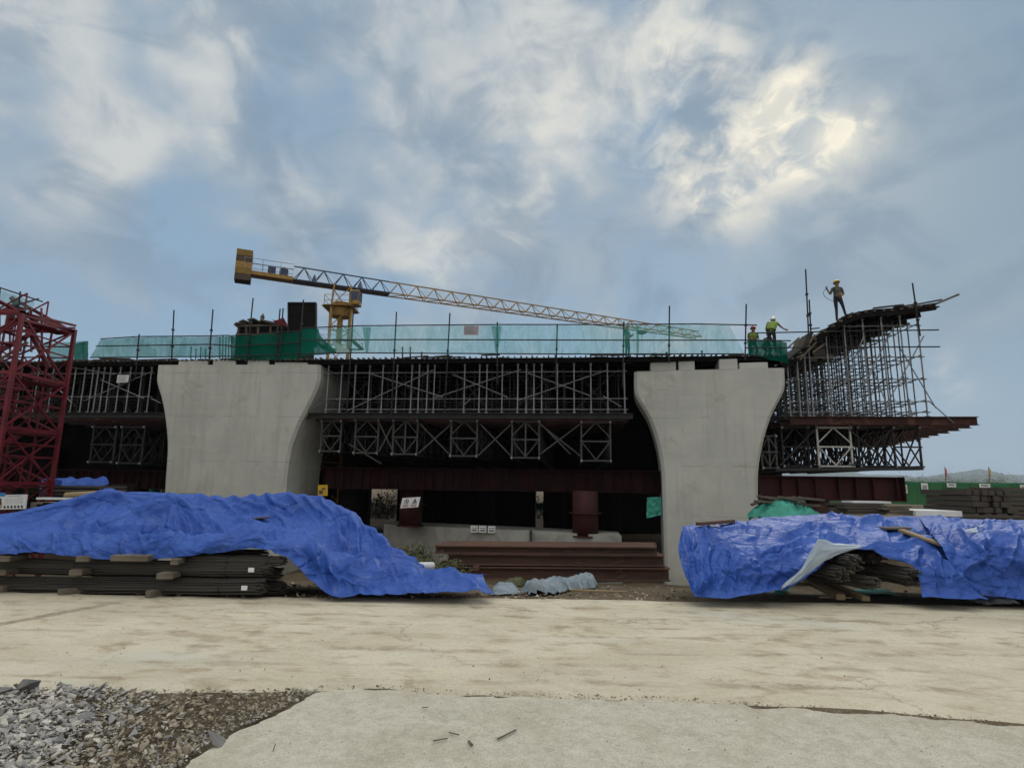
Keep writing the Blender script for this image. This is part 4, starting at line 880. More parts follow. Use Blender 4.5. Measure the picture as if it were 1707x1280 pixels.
# ------------------------------------------------------------------ tower crane
def crane():
    Y0 = 56.0; mx = at(568, 520, Y0); base = Vector((mx.x, mx.y, 0)); t = thing('tower_crane', 'yellow tower crane with a long sinking jib behind the deck', 'tower crane', base)
    zb = at(568, 480, Y0).z
    s = .95
    mb = MB(); cs = [(-s, -s), (s, -s), (s, s), (-s, s)]; rot = .35; ca, sa = math.cos(rot), math.sin(rot); cs = [(a * ca - b * sa, a * sa + b * ca) for a, b in cs]
    ztop = at(568, 517, Y0).z
    for a, b in cs: mb.bar(base + Vector((a, b, 0)), base + Vector((a, b, ztop)), .19, .19, (1, 0, 0))
    z = 0; k = 0
    while z < ztop - .5:
        for i in range(4):
            a, b = cs[i], cs[(i + 1) % 4]; mb.bar(base + Vector((a[0], a[1], z)), base + Vector((b[0], b[1], z)), .08, .08)
            (a, b) = (a, b) if (k + i) % 2 else (b, a); mb.bar(base + Vector((a[0], a[1], z)), base + Vector((b[0], b[1], min(z + 1.9, ztop))), .08, .08)
        z += 1.9; k += 1
    mb.build('mast', 'yellow', t)
    mb = MB(); mb.tube(base + Vector((0, 0, ztop - 3.5)), base + Vector((0, 0, ztop)), .28, 10); mb.build('climbing_core', 'yellow', t)
    mb = MB(); mb.tube(base + Vector((0, 0, ztop - .75)), base + Vector((0, 0, ztop)), .95, 14, 1.1); mb.box(base + Vector((0, 0, ztop + .06)), (2.2, 2.2, .10)); mb.tube(base + Vector((0, 0, ztop + .1)), base + Vector((0, 0, ztop + .7)), .8, 12)
    for a, b in cs: mb.bar(base + Vector((a, b, ztop)), base + Vector((a * .85, b * .85, zb + .1)), .13, .13, (1, 0, 0))
    for (a, b), (c_, d_) in zip(cs, cs[1:] + cs[:1]): mb.bar(base + Vector((a, b, ztop + .1)), base + Vector((c_ * .85, d_ * .85, zb)), .08, .08)
    mb.build('slewing_unit', 'yellow', t)
    mb = MB(); c = base + Vector((1.55, -.5, ztop + 1.05)); mb.box(c, (1.0, 1.2, 1.5)); mb.build('cab', 'yellow', t, bevel=.06)
    mb = MB(); mb.box(c + Vector((.05, -.62, .15)), (.8, .03, .9)); mb.box(c + Vector((.52, 0, .15)), (.03, .95, .9)); mb.build('cab_window', 'navy', t)
    for zz, r in ((ztop - 3.6, 1.9), (ztop + .1, 1.3)):
        mb = MB()
        for a, b in ((-r, -r), (r, -r), (r, r), (-r, r)): mb.bar(base + Vector((a, b, zz)), base + Vector((a, b, zz + 1.1)), .05, .05, (1, 0, 0))
        for h in (.55, 1.1):
            for p, q in (((-r, -r), (r, -r)), ((r, -r), (r, r)), ((r, r), (-r, r)), ((-r, r), (-r, -r))): mb.bar(base + Vector((*p, zz + h)), base + Vector((*q, zz + h)), .035, .035)
        for p, q in (((-r, -r), (r, -r)), ((r, -r), (r, r)), ((r, r), (-r, r)), ((-r, r), (-r, -r))): mb.bar(base + Vector((*p, zz)), base + Vector((*q, zz)), .5, .06)
        mb.build('platform', 'galv' if zz < ztop else 'yellow', t)
    # jib direction: bottom chord through mast head, tip and counter end at one level
    D = lambda px, py: (lambda r: CAM + r * ((zb - CAM.z) / r.z))(ray(px, py))
    tip = D(1165, 563); root = D(575, 481); cb = D(492, 463); ce = D(388, 446)
    ax = (tip - root).normalized(); sd = Vector((-ax.y, ax.x, 0)); up = Vector((0, 0, 1)); Lj = (tip - root).length
    f2 = (D(640, 497) - root).length
    def lattice(name, m, s0, s1, h0, h1, w, step, rr):
        mb = MB(); n = max(1, int((s1 - s0) / step)); P = []
        for i in range(n + 1):
            s_ = s0 + (s1 - s0) * i / n; h = h0 + (h1 - h0) * i / n; c = root + ax * s_; P.append((c + sd * w, c - sd * w, c + up * h, c + ax * (s1 - s0) / n / 2 + up * (h0 + (h1 - h0) * (i + .5) / n)))
        for i in range(n):
            a, b = P[i], P[i + 1]
            mb.bar(a[0], b[0], rr, rr); mb.bar(a[1], b[1], rr, rr); mb.bar(a[0], b[1], rr * .6, rr * .6)
            mb.bar(a[3] - ax * (s1 - s0) / n / 2 if i == 0 else P[i - 1][3], a[3], rr, rr)
            for q in (a[0], a[1], b[0], b[1]): mb.bar(q, a[3], rr * .6, rr * .6)
        mb.bar(P[n - 1][3], P[n][2], rr, rr)
        mb.build(name, m, t)
    back = -(root - cb).length
    lattice('jib_root', 'navy', back, f2, 1.55, 1.4, .65, 1.7, .11)
    mb = MB(); mb.bar(root + ax * back, root + ax * f2, 1.2, .13); mb.build('jib_floor', 'navy', t)
    lattice('jib', 'yellow', f2, Lj, 1.4, .85, .6, 1.9, .11)
    L2 = -(root - ce).length
    mb = MB(); mb.bar(root + ax * (L2 + 1.0) + up * .15, root + ax * back + up * .1, 1.2, .36); mb.build('counter_jib', 'yellow', t)
    mb = MB()
    for h in (.55, 1.1):
        for w in (-.7, .7): mb.bar(root + ax * (L2 + 1) + sd * w + up * (.4 + h), root + ax * back + sd * w + up * (.4 + h), .04, .04)
    s_ = L2 + 1
    while s_ < back:
        for w in (-.7, .7): mb.bar(root + ax * s_ + sd * w + up * .4, root + ax * s_ + sd * w + up * 1.5, .04, .04, ax)
        s_ += 1.6
    mb.build('walkway_rail', 'galv', t)
    mb = MB(); c = root + ax * (back - .9) + up * .75; mb.tube(c - sd * .4, c + sd * .4, .42, 12); mb.box(c - ax * 1.1, (.7, .7, .7), (ax, sd, up)); mb.build('winch', 'navy', t)
    mb = MB(); mb.tube(root + ax * 1.5 + up * .2, root + ax * 1.5 + up * 1.0, .35, 8, .05); mb.tube(root + ax * -3 + up * .2, root + ax * -3 + up * 1.0, .3, 8, .05); mb.build('jib_fitting', 'navy', t)
    cw = root + ax * (L2 + .95) + up * .0; hh = at(400, 420, cw.y).z; lo = at(398, 470, cw.y).z; n = 5; H = (hh - lo) / n
    for k in range(n):
        mb = MB(); mb.box(Vector((cw.x, cw.y, lo + H * (k + .5))), (1.4, 1.4, H - .02), (ax, sd, up)); mb.build('counterweight', 'cwyellow' if k in (1, 4) else ('yellow' if k == 2 else 'cwstripe'), t)
    mb = MB(); q = Lj * .80; mb.box(root + ax * q - up * .35, (.9, .9, .3), (ax, sd, up)); mb.bar(root + ax * q - up * .4, root + ax * q - up * 1.0, .05, .05); mb.build('trolley', 'cwstripe', t)
crane()
# ------------------------------------------------------------------ people
def person(label, feet, face, J, mats, helmet, vest=None, H=1.72, bulk=False):
    """J: joints in metres, x to the person's left seen from the front... local frame: x right of the facing direction, y forward, z up"""
    S = H / 1.72; f = Vector((math.sin(face), math.cos(face), 0)); r = Vector((f.y, -f.x, 0))
    w = lambda p: Vector(feet) + (r * p[0] + f * p[1] + Vector((0, 0, p[2]))) * S
    t = thing('person', label, 'person', Vector(feet))
    names = list(J); vs = []; rad = []; ed = []; idx = {}
    def av(k, p, rr): idx[k] = len(vs); vs.append(w(p) - Vector(feet)); rad.append(rr * S)
    RAD = {'pelvis': .125, 'waist': .12, 'chest': .145, 'neck0': .075, 'neck': .058, 'jaw': .075, 'head': .098, 'crown': .07} if not bulk else {'pelvis': .15, 'waist': .155, 'chest': .175, 'neck0': .09, 'neck': .058, 'jaw': .075, 'head': .098, 'crown': .07}
    for k in names:
        b = k[:-2] if k[-2:] in ('_l', '_r') else k
        av(k, J[k], RAD.get(b, {'hip': .098, 'knee': .062, 'ankle': .045, 'toe': .038, 'heel': .04, 'shoulder': .066, 'elbow': .044, 'wrist': .03, 'palm': .038}.get(b, .05)))
    E = [('pelvis', 'waist'), ('waist', 'chest'), ('chest', 'neck0'), ('neck0', 'neck'), ('neck', 'jaw'), ('jaw', 'head'), ('head', 'crown')]
    for s in ('_l', '_r'): E += [('pelvis', 'hip' + s), ('hip' + s, 'knee' + s), ('knee' + s, 'ankle' + s), ('ankle' + s, 'toe' + s), ('neck0', 'shoulder' + s), ('shoulder' + s, 'elbow' + s), ('elbow' + s, 'wrist' + s), ('wrist' + s, 'palm' + s)]
    for s in ('_l', '_r'):
        P = Vector(J['palm' + s]); Wd = (P - Vector(J['wrist' + s])).normalized(); side = Wd.cross(Vector((0, 1, .2))).normalized()
        for i, (o, L) in enumerate(((-.030, .062), (-.010, .078), (.010, .072), (.030, .056))):
            a = P + side * o + Wd * .035; b = a + Wd * L * .55 + Vector((0, .012, 0)); c = b + (Wd * .6 + Vector((0, .6, -.2))).normalized() * L * .5
            for n_, q, rr in (('f%d%s' % (i, s), a, .010), ('g%d%s' % (i, s), b, .009), ('h%d%s' % (i, s), c, .008)): av(n_, q, rr)
            E += [('palm' + s, 'f%d%s' % (i, s)), ('f%d%s' % (i, s), 'g%d%s' % (i, s)), ('g%d%s' % (i, s), 'h%d%s' % (i, s))]
        a = P + side * -.035 - Wd * .01; b = a + (Wd * .6 - side).normalized() * .045; av('t0' + s, a, .012); av('t1' + s, b, .010); E += [('palm' + s, 't0' + s), ('t0' + s, 't1' + s)]
    hd = Vector(J['head']); jw = Vector(J['jaw']); fw = Vector(J.get('look', (0, 1, 0))); fw.normalize(); sd = fw.cross(Vector((0, 0, 1))).normalized(); J.pop('look', None)
    av('nose', hd * .6 + jw * .4 + fw * .115, .014); E.append(('head', 'nose'))
    for s, k in ((1, 'ear_a'), (-1, 'ear_b')): av(k, hd * .7 + jw * .3 + sd * s * .095, .02); E.append(('head', k))
    me = bpy.data.meshes.new('tmp'); me.from_pydata(vs, [(idx[a], idx[b]) for a, b in E], []); o = bpy.data.objects.new('tmp', me); C.objects.link(o)
    o.modifiers.new('s', 'SKIN'); sk = me.skin_vertices[0].data
    for i, rr in enumerate(rad): sk[i].radius = (rr, rr)
    sk[idx['pelvis']].use_root = True
    su = o.modifiers.new('b', 'SUBSURF'); su.levels = 2; su.render_levels = 2
    dg = bpy.context.evaluated_depsgraph_get(); m2 = bpy.data.meshes.new_from_object(o.evaluated_get(dg)); bpy.data.objects.remove(o); m2.name = 'body'
    for k in mats: m2.materials.append(M[k])
    # skin 0, shirt 1, trousers 2, boots 3 : by the nearest bone
    def cls(a, b):
        n = {a.split('_')[0], b.split('_')[0]}
        if n & {'toe'}: return 3
        if n & {'knee', 'hip'}: return 2
        if n <= {'pelvis', 'waist', 'chest', 'neck0', 'shoulder', 'elbow'}: return 1
        return 0
    seg = [(vs[idx[a]], vs[idx[b]], cls(a, b)) for a, b in E]
    for p in m2.polygons:
        c = p.center; best = 9; bi = 0
        for a, b, k in seg:
            ab = b - a; q = max(0, min(1, (c - a).dot(ab) / (ab.length_squared + 1e-9))); d = (c - a - ab * q).length
            if d < best: best = d; bi = k
        p.material_index = bi; p.use_smooth = True
    ob = bpy.data.objects.new('body', m2); C.objects.link(ob); ob.parent = t
    up = (Vector(J['crown']) - Vector(J['jaw'])).normalized(); wv = lambda d: (r * d.x + f * d.y + Vector((0, 0, d.z)))
    upw = wv(up); fww = wv(fw); fww = (fww - upw * fww.dot(upw)).normalized(); sdw = upw.cross(fww); hc = w(hd) + upw * .03
    mb = MB(); n = 18; rings = []
    for j in range(7):
        a = j / 6 * math.pi / 2; rings.append([hc + (sdw * math.cos(b) * .128 + fww * math.sin(b) * .145) * (math.cos(a) + .0) * S + upw * math.sin(a) * .135 * S for b in [i * 2 * math.pi / n for i in range(n)]])
    flat_ = [p for q in rings for p in q]; mb.add(flat_, [(j * n + i, j * n + (i + 1) % n, (j + 1) * n + (i + 1) % n, (j + 1) * n + i) for j in range(6) for i in range(n)])
    mb.add([hc + (sdw * math.cos(b) * .128 * k + fww * math.sin(b) * .145 * (k + (.20 if (k > 1 and math.sin(b) > 0) else 0))) * S - upw * (.0 if k == 1 else .012) for k in (1, 1.04) for b in [i * 2 * math.pi / n for i in range(n)]], [(i, (i + 1) % n, n + (i + 1) % n, n + i) for i in range(n)])
    mb.build('hard_hat', helmet, t, True)
    mb = MB()
    for s in (-1, 1): mb.tube(w(hd) + fww * .088 * S + sdw * .034 * s - upw * .005, w(hd) + fww * .096 * S + sdw * .034 * s - upw * .005, .012, 8)
    mb.build('eyes', 'black', t)
    if vest:
        ch = w(J['chest']); ws = w(J['waist']); pv = w(J['pelvis']); n0 = w(J['neck0']); sv = (w(J['shoulder_l']) - w(J['shoulder_r'])).normalized()
        pts = [(pv * .7 + ws * .3, .205, .155), (ws, .20, .150), (ch, .225, .165), (ch * .4 + n0 * .6, .21, .13), (n0 + (n0 - ch).normalized() * .03, .10, .09)]
        mb = MB(); n = 16; vv = []
        for q, (c, a, b) in enumerate(pts):
            ax = (pts[min(q + 1, 4)][0] - pts[max(q - 1, 0)][0]).normalized(); s2 = (sv - ax * sv.dot(ax)).normalized(); f2 = ax.cross(s2)
            vv += [c + (s2 * math.cos(g) * a + f2 * math.sin(g) * b) * S for g in [i * 2 * math.pi / n for i in range(n)]]
        mb.add(vv, [(q * n + i, q * n + (i + 1) % n, (q + 1) * n + (i + 1) % n, (q + 1) * n + i) for q in range(4) for i in range(n)]); vo = mb.build('vest', vest, t, True)
    return t, w
STAND = dict(pelvis=(0, 0, .95), waist=(0, .01, 1.10), chest=(0, .01, 1.28), neck0=(0, -.01, 1.43), neck=(0, 0, 1.50), jaw=(0, .03, 1.56), head=(0, .01, 1.635), crown=(0, 0, 1.69),
             hip_l=(-.10, 0, .90), knee_l=(-.12, .02, .50), ankle_l=(-.13, -.02, .09), toe_l=(-.14, .15, .035), hip_r=(.10, 0, .90), knee_r=(.12, .02, .50), ankle_r=(.13, -.02, .09), toe_r=(.14, .15, .035),
             shoulder_l=(-.19, 0, 1.40), elbow_l=(-.25, -.02, 1.13), wrist_l=(-.24, .10, .90), palm_l=(-.24, .13, .83), shoulder_r=(.19, 0, 1.40), elbow_r=(.25, -.02, 1.13), wrist_r=(.24, .10, .90), palm_r=(.24, .13, .83))
def feet_at(px, py, v): u, z = bv(px, py, v); return B(u, v, z)
# worker with the hose on the wing: faces the camera, his right arm (picture left) raised
J = dict(STAND); J.update(elbow_r=(.30, .06, 1.12), wrist_r=(.43, .14, 1.28), palm_r=(.46, .15, 1.36), elbow_l=(-.23, .05, 1.10), wrist_l=(-.12, .20, 1.05), palm_l=(-.06, .22, 1.03), ankle_r=(.10, -.02, -.02), toe_r=(.13, .14, -.06), knee_r=(.10, .03, .45), knee_l=(-.15, .09, .56), ankle_l=(-.25, .02, .20), toe_l=(-.27, .18, .17))
fv = .5
hose = None
t1, w1 = person('worker in grey shirt and yellow hard hat holding a hose on the wing formwork', (lambda u: B(u, -.05, wing_z(u) + .01))(bv(1399, 527.5, -.05)[0]), math.pi + .15, J, ['skin', 'shirt', 'trousers', 'boots'], 'helmet_y', None, 1.9, True)
mb = MB(); hp = w1((.46, .17, 1.37)); pts = []
for i in range(17):
    a = i / 16; pts.append(hp + Vector((-.02 - .24 * math.sin(a * math.pi) ** .8 + .34 * a * a, 0, -.02 + .10 * math.sin(a * 3.1) - .82 * a ** .9 + .18 * a ** 4)))
mb.path(pts, .011, 5); solo('hose', mb, 'tubedark', 'thin looped hose held by the worker on the wing formwork', 'hose')
J = dict(STAND); J.update(pelvis=(0, 0, .93), knee_l=(-.10, .05, .5), elbow_l=(-.22, .06, 1.14), wrist_l=(-.10, .22, 1.15), palm_l=(-.06, .27, 1.18), elbow_r=(.22, .06, 1.14), wrist_r=(.12, .22, 1.12), palm_r=(.08, .27, 1.14))
person('worker in green standing alone behind the light net near the right pier', feet_at(1046, 598, .6), math.pi - .9, J, ['skin', 'greenshirt', 'greenshirt', 'boots'], 'helmet_w')
J = dict(STAND); J.update(pelvis=(0, -.05, .80), waist=(0, .02, .94), chest=(0, .10, 1.10), neck0=(0, .14, 1.24), neck=(0, .17, 1.30), jaw=(0, .21, 1.34), head=(0, .20, 1.42), crown=(0, .19, 1.47), hip_l=(-.11, -.04, .76), hip_r=(.11, -.04, .76), knee_l=(-.16, .16, .45), knee_r=(.16, .16, .45), shoulder_l=(-.19, .12, 1.21), shoulder_r=(.19, .12, 1.21), elbow_l=(-.24, .16, .95), elbow_r=(.24, .16, .95), wrist_l=(-.15, .36, .90), palm_l=(-.12, .42, .90), wrist_r=(.15, .36, .90), palm_r=(.12, .42, .90))
person('stooping worker in pinkish hard hat behind the dark net by a tall post', feet_at(1256, 598, .3), math.pi + .1, J, ['skin', 'shirt', 'trousers', 'boots'], 'helmet_r', 'hivis')
# bending worker seen from behind and the side, leaning on the rail to the right
J = dict(STAND); J.update(pelvis=(0, -.08, .98), waist=(.02, .0, 1.13), chest=(.04, .12, 1.30), neck0=(.05, .20, 1.44), neck=(.06, .25, 1.49), jaw=(.07, .31, 1.50), head=(.07, .31, 1.585), crown=(.07, .30, 1.64), shoulder_l=(-.15, .17, 1.42), shoulder_r=(.24, .17, 1.40), elbow_r=(.36, .30, 1.25), wrist_r=(.50, .42, 1.13), palm_r=(.57, .46, 1.11), elbow_l=(-.24, .22, 1.17), wrist_l=(-.20, .40, 1.02), palm_l=(-.19, .46, .99))
person('worker in hi-vis vest and pale hard hat leaning on the rail', feet_at(1288, 587.5, -.05), .55, J, ['skin', 'hivis', 'trousers', 'boots'], 'helmet_w', 'hivis', 1.8)
J = dict(STAND); J.update(pelvis=(0, -.05, .62), waist=(0, .05, .76), chest=(0, .16, .90), neck0=(0, .22, 1.02), neck=(0, .26, 1.07), jaw=(0, .30, 1.10), head=(0, .29, 1.18), crown=(0, .28, 1.23), hip_l=(-.11, -.04, .58), hip_r=(.11, -.04, .58), knee_l=(-.16, .25, .42), knee_r=(.16, .25, .42), shoulder_l=(-.19, .18, .99), shoulder_r=(.19, .18, .99), elbow_l=(-.24, .26, .75), elbow_r=(.24, .26, .75), wrist_l=(-.15, .46, .72), palm_l=(-.12, .52, .72), wrist_r=(.15, .46, .72), palm_r=(.12, .52, .72))
person('crouching worker half hidden between two other workers at the right pier', feet_at(1277, 597, .5), 1.2, J, ['skin', 'shirt', 'trousers', 'boots'], 'helmet_r')
# ------------------------------------------------------------------ rebar bundles
def rebar(label, p, q, r, n=44, group='rebar bundles', rod=.0115, sag=.012, seed=1, tag_=False):
    p = Vector(p); q = Vector(q); L = (q - p).length; ax = (q - p) / L; sd = Vector((-ax.y, ax.x, 0)).normalized(); up = ax.cross(sd); up = up if up.z > 0 else -up; rn = random.Random(seed)
    mb = MB(); seg = 8; offs = []
    k = 0
    while len(offs) < n:
        a = k * 2.39996; d = r * math.sqrt((k + .5) / n); offs.append((d * math.cos(a), d * math.sin(a) * .85)); k += 1
    for (a, b) in offs:
        e0 = rn.uniform(-.10, .05); e1 = rn.uniform(-.05, .10); pr = None; wob = rn.random() * 9
        for i in range(seg + 1):
            s = i / seg; c = p + ax * (s * L + e0 * (1 - s) + e1 * s) + sd * (a + .012 * nz(s * 5, wob, 1)) + up * (b + .012 * nz(s * 5, wob, 7) - sag * abs(math.sin(s * math.pi * 3)))
            ring = [c + (sd * math.cos(g) + up * math.sin(g)) * rod for g in (0, 1.257, 2.513, 3.77, 5.027)]
            o = len(mb.v); mb.v += ring
            if pr is not None:
                for j in range(5): mb.f.append((pr + j, pr + (j + 1) % 5, o + (j + 1) % 5, o + j)); mb.mi.append(0)
            else: mb.f.append((o, o + 1, o + 2, o + 3, o + 4)); mb.mi.append(0)
            pr = o
        mb.f.append((pr + 4, pr + 3, pr + 2, pr + 1, pr)); mb.mi.append(0)
    t = thing('rebar_bundle', label, 'rebar bundle', p.lerp(q, .5) - Vector((0, 0, r)), group); mb.build('rods', 'rebar', t)
    mb = MB()
    for s in (.12, .5, .9):
        c = p + ax * (L * s) - up * (sag * abs(math.sin(s * math.pi * 3))); m = 14
        ring = [c + (sd * math.cos(g) * (r + .014) + up * math.sin(g) * (r * .86 + .014)) for g in [i * 2 * math.pi / m for i in range(m + 1)]]
        mb.path(ring, .006, 4)
    mb.build('tie_wire', 'tubedark', t)
    if tag_:
        mb = MB(); c = q - ax * .22 - Vector((0, r * .95, 0)); mb.box(c + Vector((0, -.015, 0)), (.10, .012, .07), (ax, sd, up)); mb.build('paper_tag', 'white', t)
def px2(px, py, Y): return at(px, py, Y)
rebar('lowest front rebar bundle of the left pile, ending short at its right', at(-160, 972, 10.55), at(436, 977, 9.95), .155, 60, seed=1, tag_=True)
rebar('second front rebar bundle of the left pile, resting on the lowest one', at(-160, 938, 10.6), at(446, 948, 10.0), .13, 50, seed=2, tag_=True)
rebar('top front rebar bundle of the left pile, just under the tarp hem', at(300, 932, 10.2), at(468, 936, 10.05), .105, 36, seed=3)
rebar('lower rear rebar bundle whose end shows behind the lowest front one', at(-120, 968, 10.95), at(470, 979, 10.35), .14, 44, seed=4)
rebar('upper rear rebar bundle whose end shows with a paper tag behind the second one', at(-120, 940, 10.95), at(462, 957, 10.35), .13, 40, seed=5)
rebar('hidden rear rebar bundle under the left tarp near its hem', at(-120, 905, 11.0), at(440, 925, 10.6), .12, 30, seed=6)
for lab, a in [('upper rebar bundle end seen in the opening of the right tarp', ((1296, 912, 11.7), (1424, 938, 9.98), .15, 46)), ('second rebar bundle end lying lower left in the opening of the right tarp', ((1285, 930, 11.6), (1402, 957, 9.92), .14, 42)),
               ('lowest rebar bundle in the opening of the right tarp', ((1320, 950, 11.5), (1456, 972, 9.9), .12, 36)), ('back rebar bundle deep in the opening of the right tarp', ((1350, 905, 11.9), (1462, 930, 10.35), .13, 36))]:
    rebar(lab, at(*a[0]), at(*a[1]), a[2], a[3], 'rebar ends under the right tarp', .0155, .008, len(lab))
rebar('round rebar bundle pointing right out of the opening of the right tarp', at(1432, 944, 10.9), at(1522, 962, 9.92), .17, 52, 'rebar ends under the right tarp', .0165, .006, 9)
# ------------------------------------------------------------------ loose timbers
def timber(label, p, q, w, h, m='block', name='timber', group=None):
    mb = MB(); p = Vector(p); q = Vector(q); mb.bar(p, q, w, h); lo = (p + q) / 2
    return solo(name, mb, m, label, 'timber', group, False, .006)
def dz(p, z): return Vector((p.x, p.y, z))
for k, (lab, a, b, w, h) in enumerate([('short wood block under the left end of the rebar pile', (0, 982), (28, 981), .14, .10), ('flat wood block sticking out below the rebar pile', (97, 988), (146, 983), .10, .09), ('stout wood block under the rebar pile near its right end', (246, 992), (288, 984), .12, .12)]):
    p = onz(*a, .05); q = p + Vector((.30 + .1 * (k == 1), .75 - .3 * (k == 1), 0)); q = Vector((q.x, q.y, .055)); timber(lab, dz(p, .06), q, w, h, 'block', 'wood_block', 'blocks of the left rebar pile')
for lab, px, py, Y, L in [('wood block between the rebar bundles at the left', 12, 951, 10.25, .28), ('wood block between the rebar bundles, second from left', 139, 951, 10.1, .2), ('wood block between the rebar bundles near the right', 285, 957, 9.98, .26), ('wood block on the rebar pile under the hem at far left', 20, 929, 10.15, .22), ('wood block on the rebar pile under the hem, middle', 150, 929, 10.1, .2), ('thin plank on the rebar pile under the tarp hem', 228, 928, 10.0, .6), ('small wood block at the hem beside the top rebar bundle', 299, 934, 10.0, .12)]:
    c = at(px, py, Y); timber(lab, c - Vector((L / 2, 0, 0)), c + Vector((L / 2, .02, 0)), .45, .09, 'block', 'wood_block', 'blocks of the left rebar pile')
timber('sawn timber leaning out of the right tarp opening, left one', onz(1348, 968, .13), onz(1402, 995, .06), .15, .10, 'freshwood'); timber('sawn timber leaning out of the right tarp opening, right one', onz(1366, 966, .13), onz(1444, 998, .05), .14, .08, 'freshwood')
timber('grey board lying on the ground at the flap of the right tarp', onz(1298, 972, .10), onz(1372, 975, .10), .12, .04, 'block'); timber('thin stick on the ground below the tarp opening', onz(1365, 995, .02), onz(1420, 996, .02), .03, .025, 'freshwood')
timber('yellow plank lying on top of the right blue tarp', at(1502, 888, 11.1) + Vector((0, 0, .05)), at(1582, 916, 10.35) + Vector((0, 0, .05)), .16, .05, 'freshwood')
timber('grey board lying flat on the right blue tarp beside the yellow plank', at(1468, 880, 11.5), at(1514, 880, 11.4), .3, .04, 'block')
timber('brown board lying along the top edge of the right tarp by the pier', at(1163, 873, 11.2), at(1222, 868, 11.6), .12, .06, 'rustbeam'); timber('brown board lying on the upper part of the left blue tarp', at(405, 866, 11.6), at(447, 862, 11.6), .12, .03, 'rustbeam')
timber('dark board along the tarp edge at the foot of the left pier', at(275, 825, 12.6), at(330, 824, 12.6), .12, .06, 'block')
timber('pale stick on the dirt at the foot of the right pier', Vector(onz(988, 969, -1.6)), Vector(onz(1090, 965, -1.7)), .14, .07, 'white', 'pale_batten'); timber('pale bar lying on dirt left of the right tarp', onz(950, 983, -.15), onz(1045, 987, -.12), .05, .04, 'freshwood', 'pale_batten')
# ------------------------------------------------------------------ stacked I-beams
def istack():
    Y = 22.5; L0 = at(738, 950, Y); R0 = at(1104, 955, Y); g = lambda x, y: hgt(x, y)
    rows = [(736, 1108, 965, 945), (748, 1106, 941, 924), (733, 1100, 923, 910)]
    for k, (a, b, y0, y1) in enumerate(rows):
        pa = at(a, (y0 + y1) / 2 - 2, Y); pb = at(b, (y0 + y1) / 2 + 1, Y - .6); h = (y0 - y1) / FPX * Y
        for j in range(3):
            o = Vector((.15 * (j - 1) * (k - 1), j * .62, 0)); mb = MB(); mb.ibeam(pa + o, pb + o, h, .55, .05, .03)
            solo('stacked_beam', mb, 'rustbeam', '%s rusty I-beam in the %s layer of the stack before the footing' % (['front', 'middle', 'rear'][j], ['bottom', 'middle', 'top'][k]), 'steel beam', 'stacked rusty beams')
    for px, py in ((800, 943), (1036, 946)):
        c = at(px, py, Y - .2); timber('wood spacer between the stacked rusty beams, %s' % ('left' if px < 900 else 'right'), c + Vector((-.15, -.35, -.05)), c + Vector((.25, 1.4, .02)), .22, .16, 'rustbeam', 'wood_block', 'spacers of the beam stack')
istack()
# ------------------------------------------------------------------ tarps
def crom(p0, p1, p2, p3, t):
    return p1 * 1.0 + ((p2 - p0) * t + (p0 * 2 - p1 * 5 + p2 * 4 - p3) * t * t + (p1 * 3 - p0 - p2 * 3 + p3) * t ** 3) * .5
def loft(rows, U, V):
    # a smooth sheet through rows of points
    def line(r, u):
        k = u * (len(r) - 1); i = min(int(k), len(r) - 2); g = lambda j: r[max(0, min(len(r) - 1, j))]
        return crom(g(i - 1), g(i), g(i + 1), g(i + 2), k - i)
    out = []
    for j in range(V + 1):
        v = j / V * (len(rows) - 1); i = min(int(v), len(rows) - 2); g = lambda k: rows[max(0, min(len(rows) - 1, k))]; row = []
        for q in range(U + 1):
            u = q / U; row.append(crom(line(g(i - 1), u), line(g(i), u), line(g(i + 1), u), line(g(i + 2), u), v - i))
        out.append(row)
    return out
def crease(p, s, sd):
    d = noise.voronoi(Vector((p.x * s + sd, p.y * s * 1.3, p.z * s * 1.3)) + noise.noise_vector(p * s * .6) * .9)[0]; return d[1] - d[0]
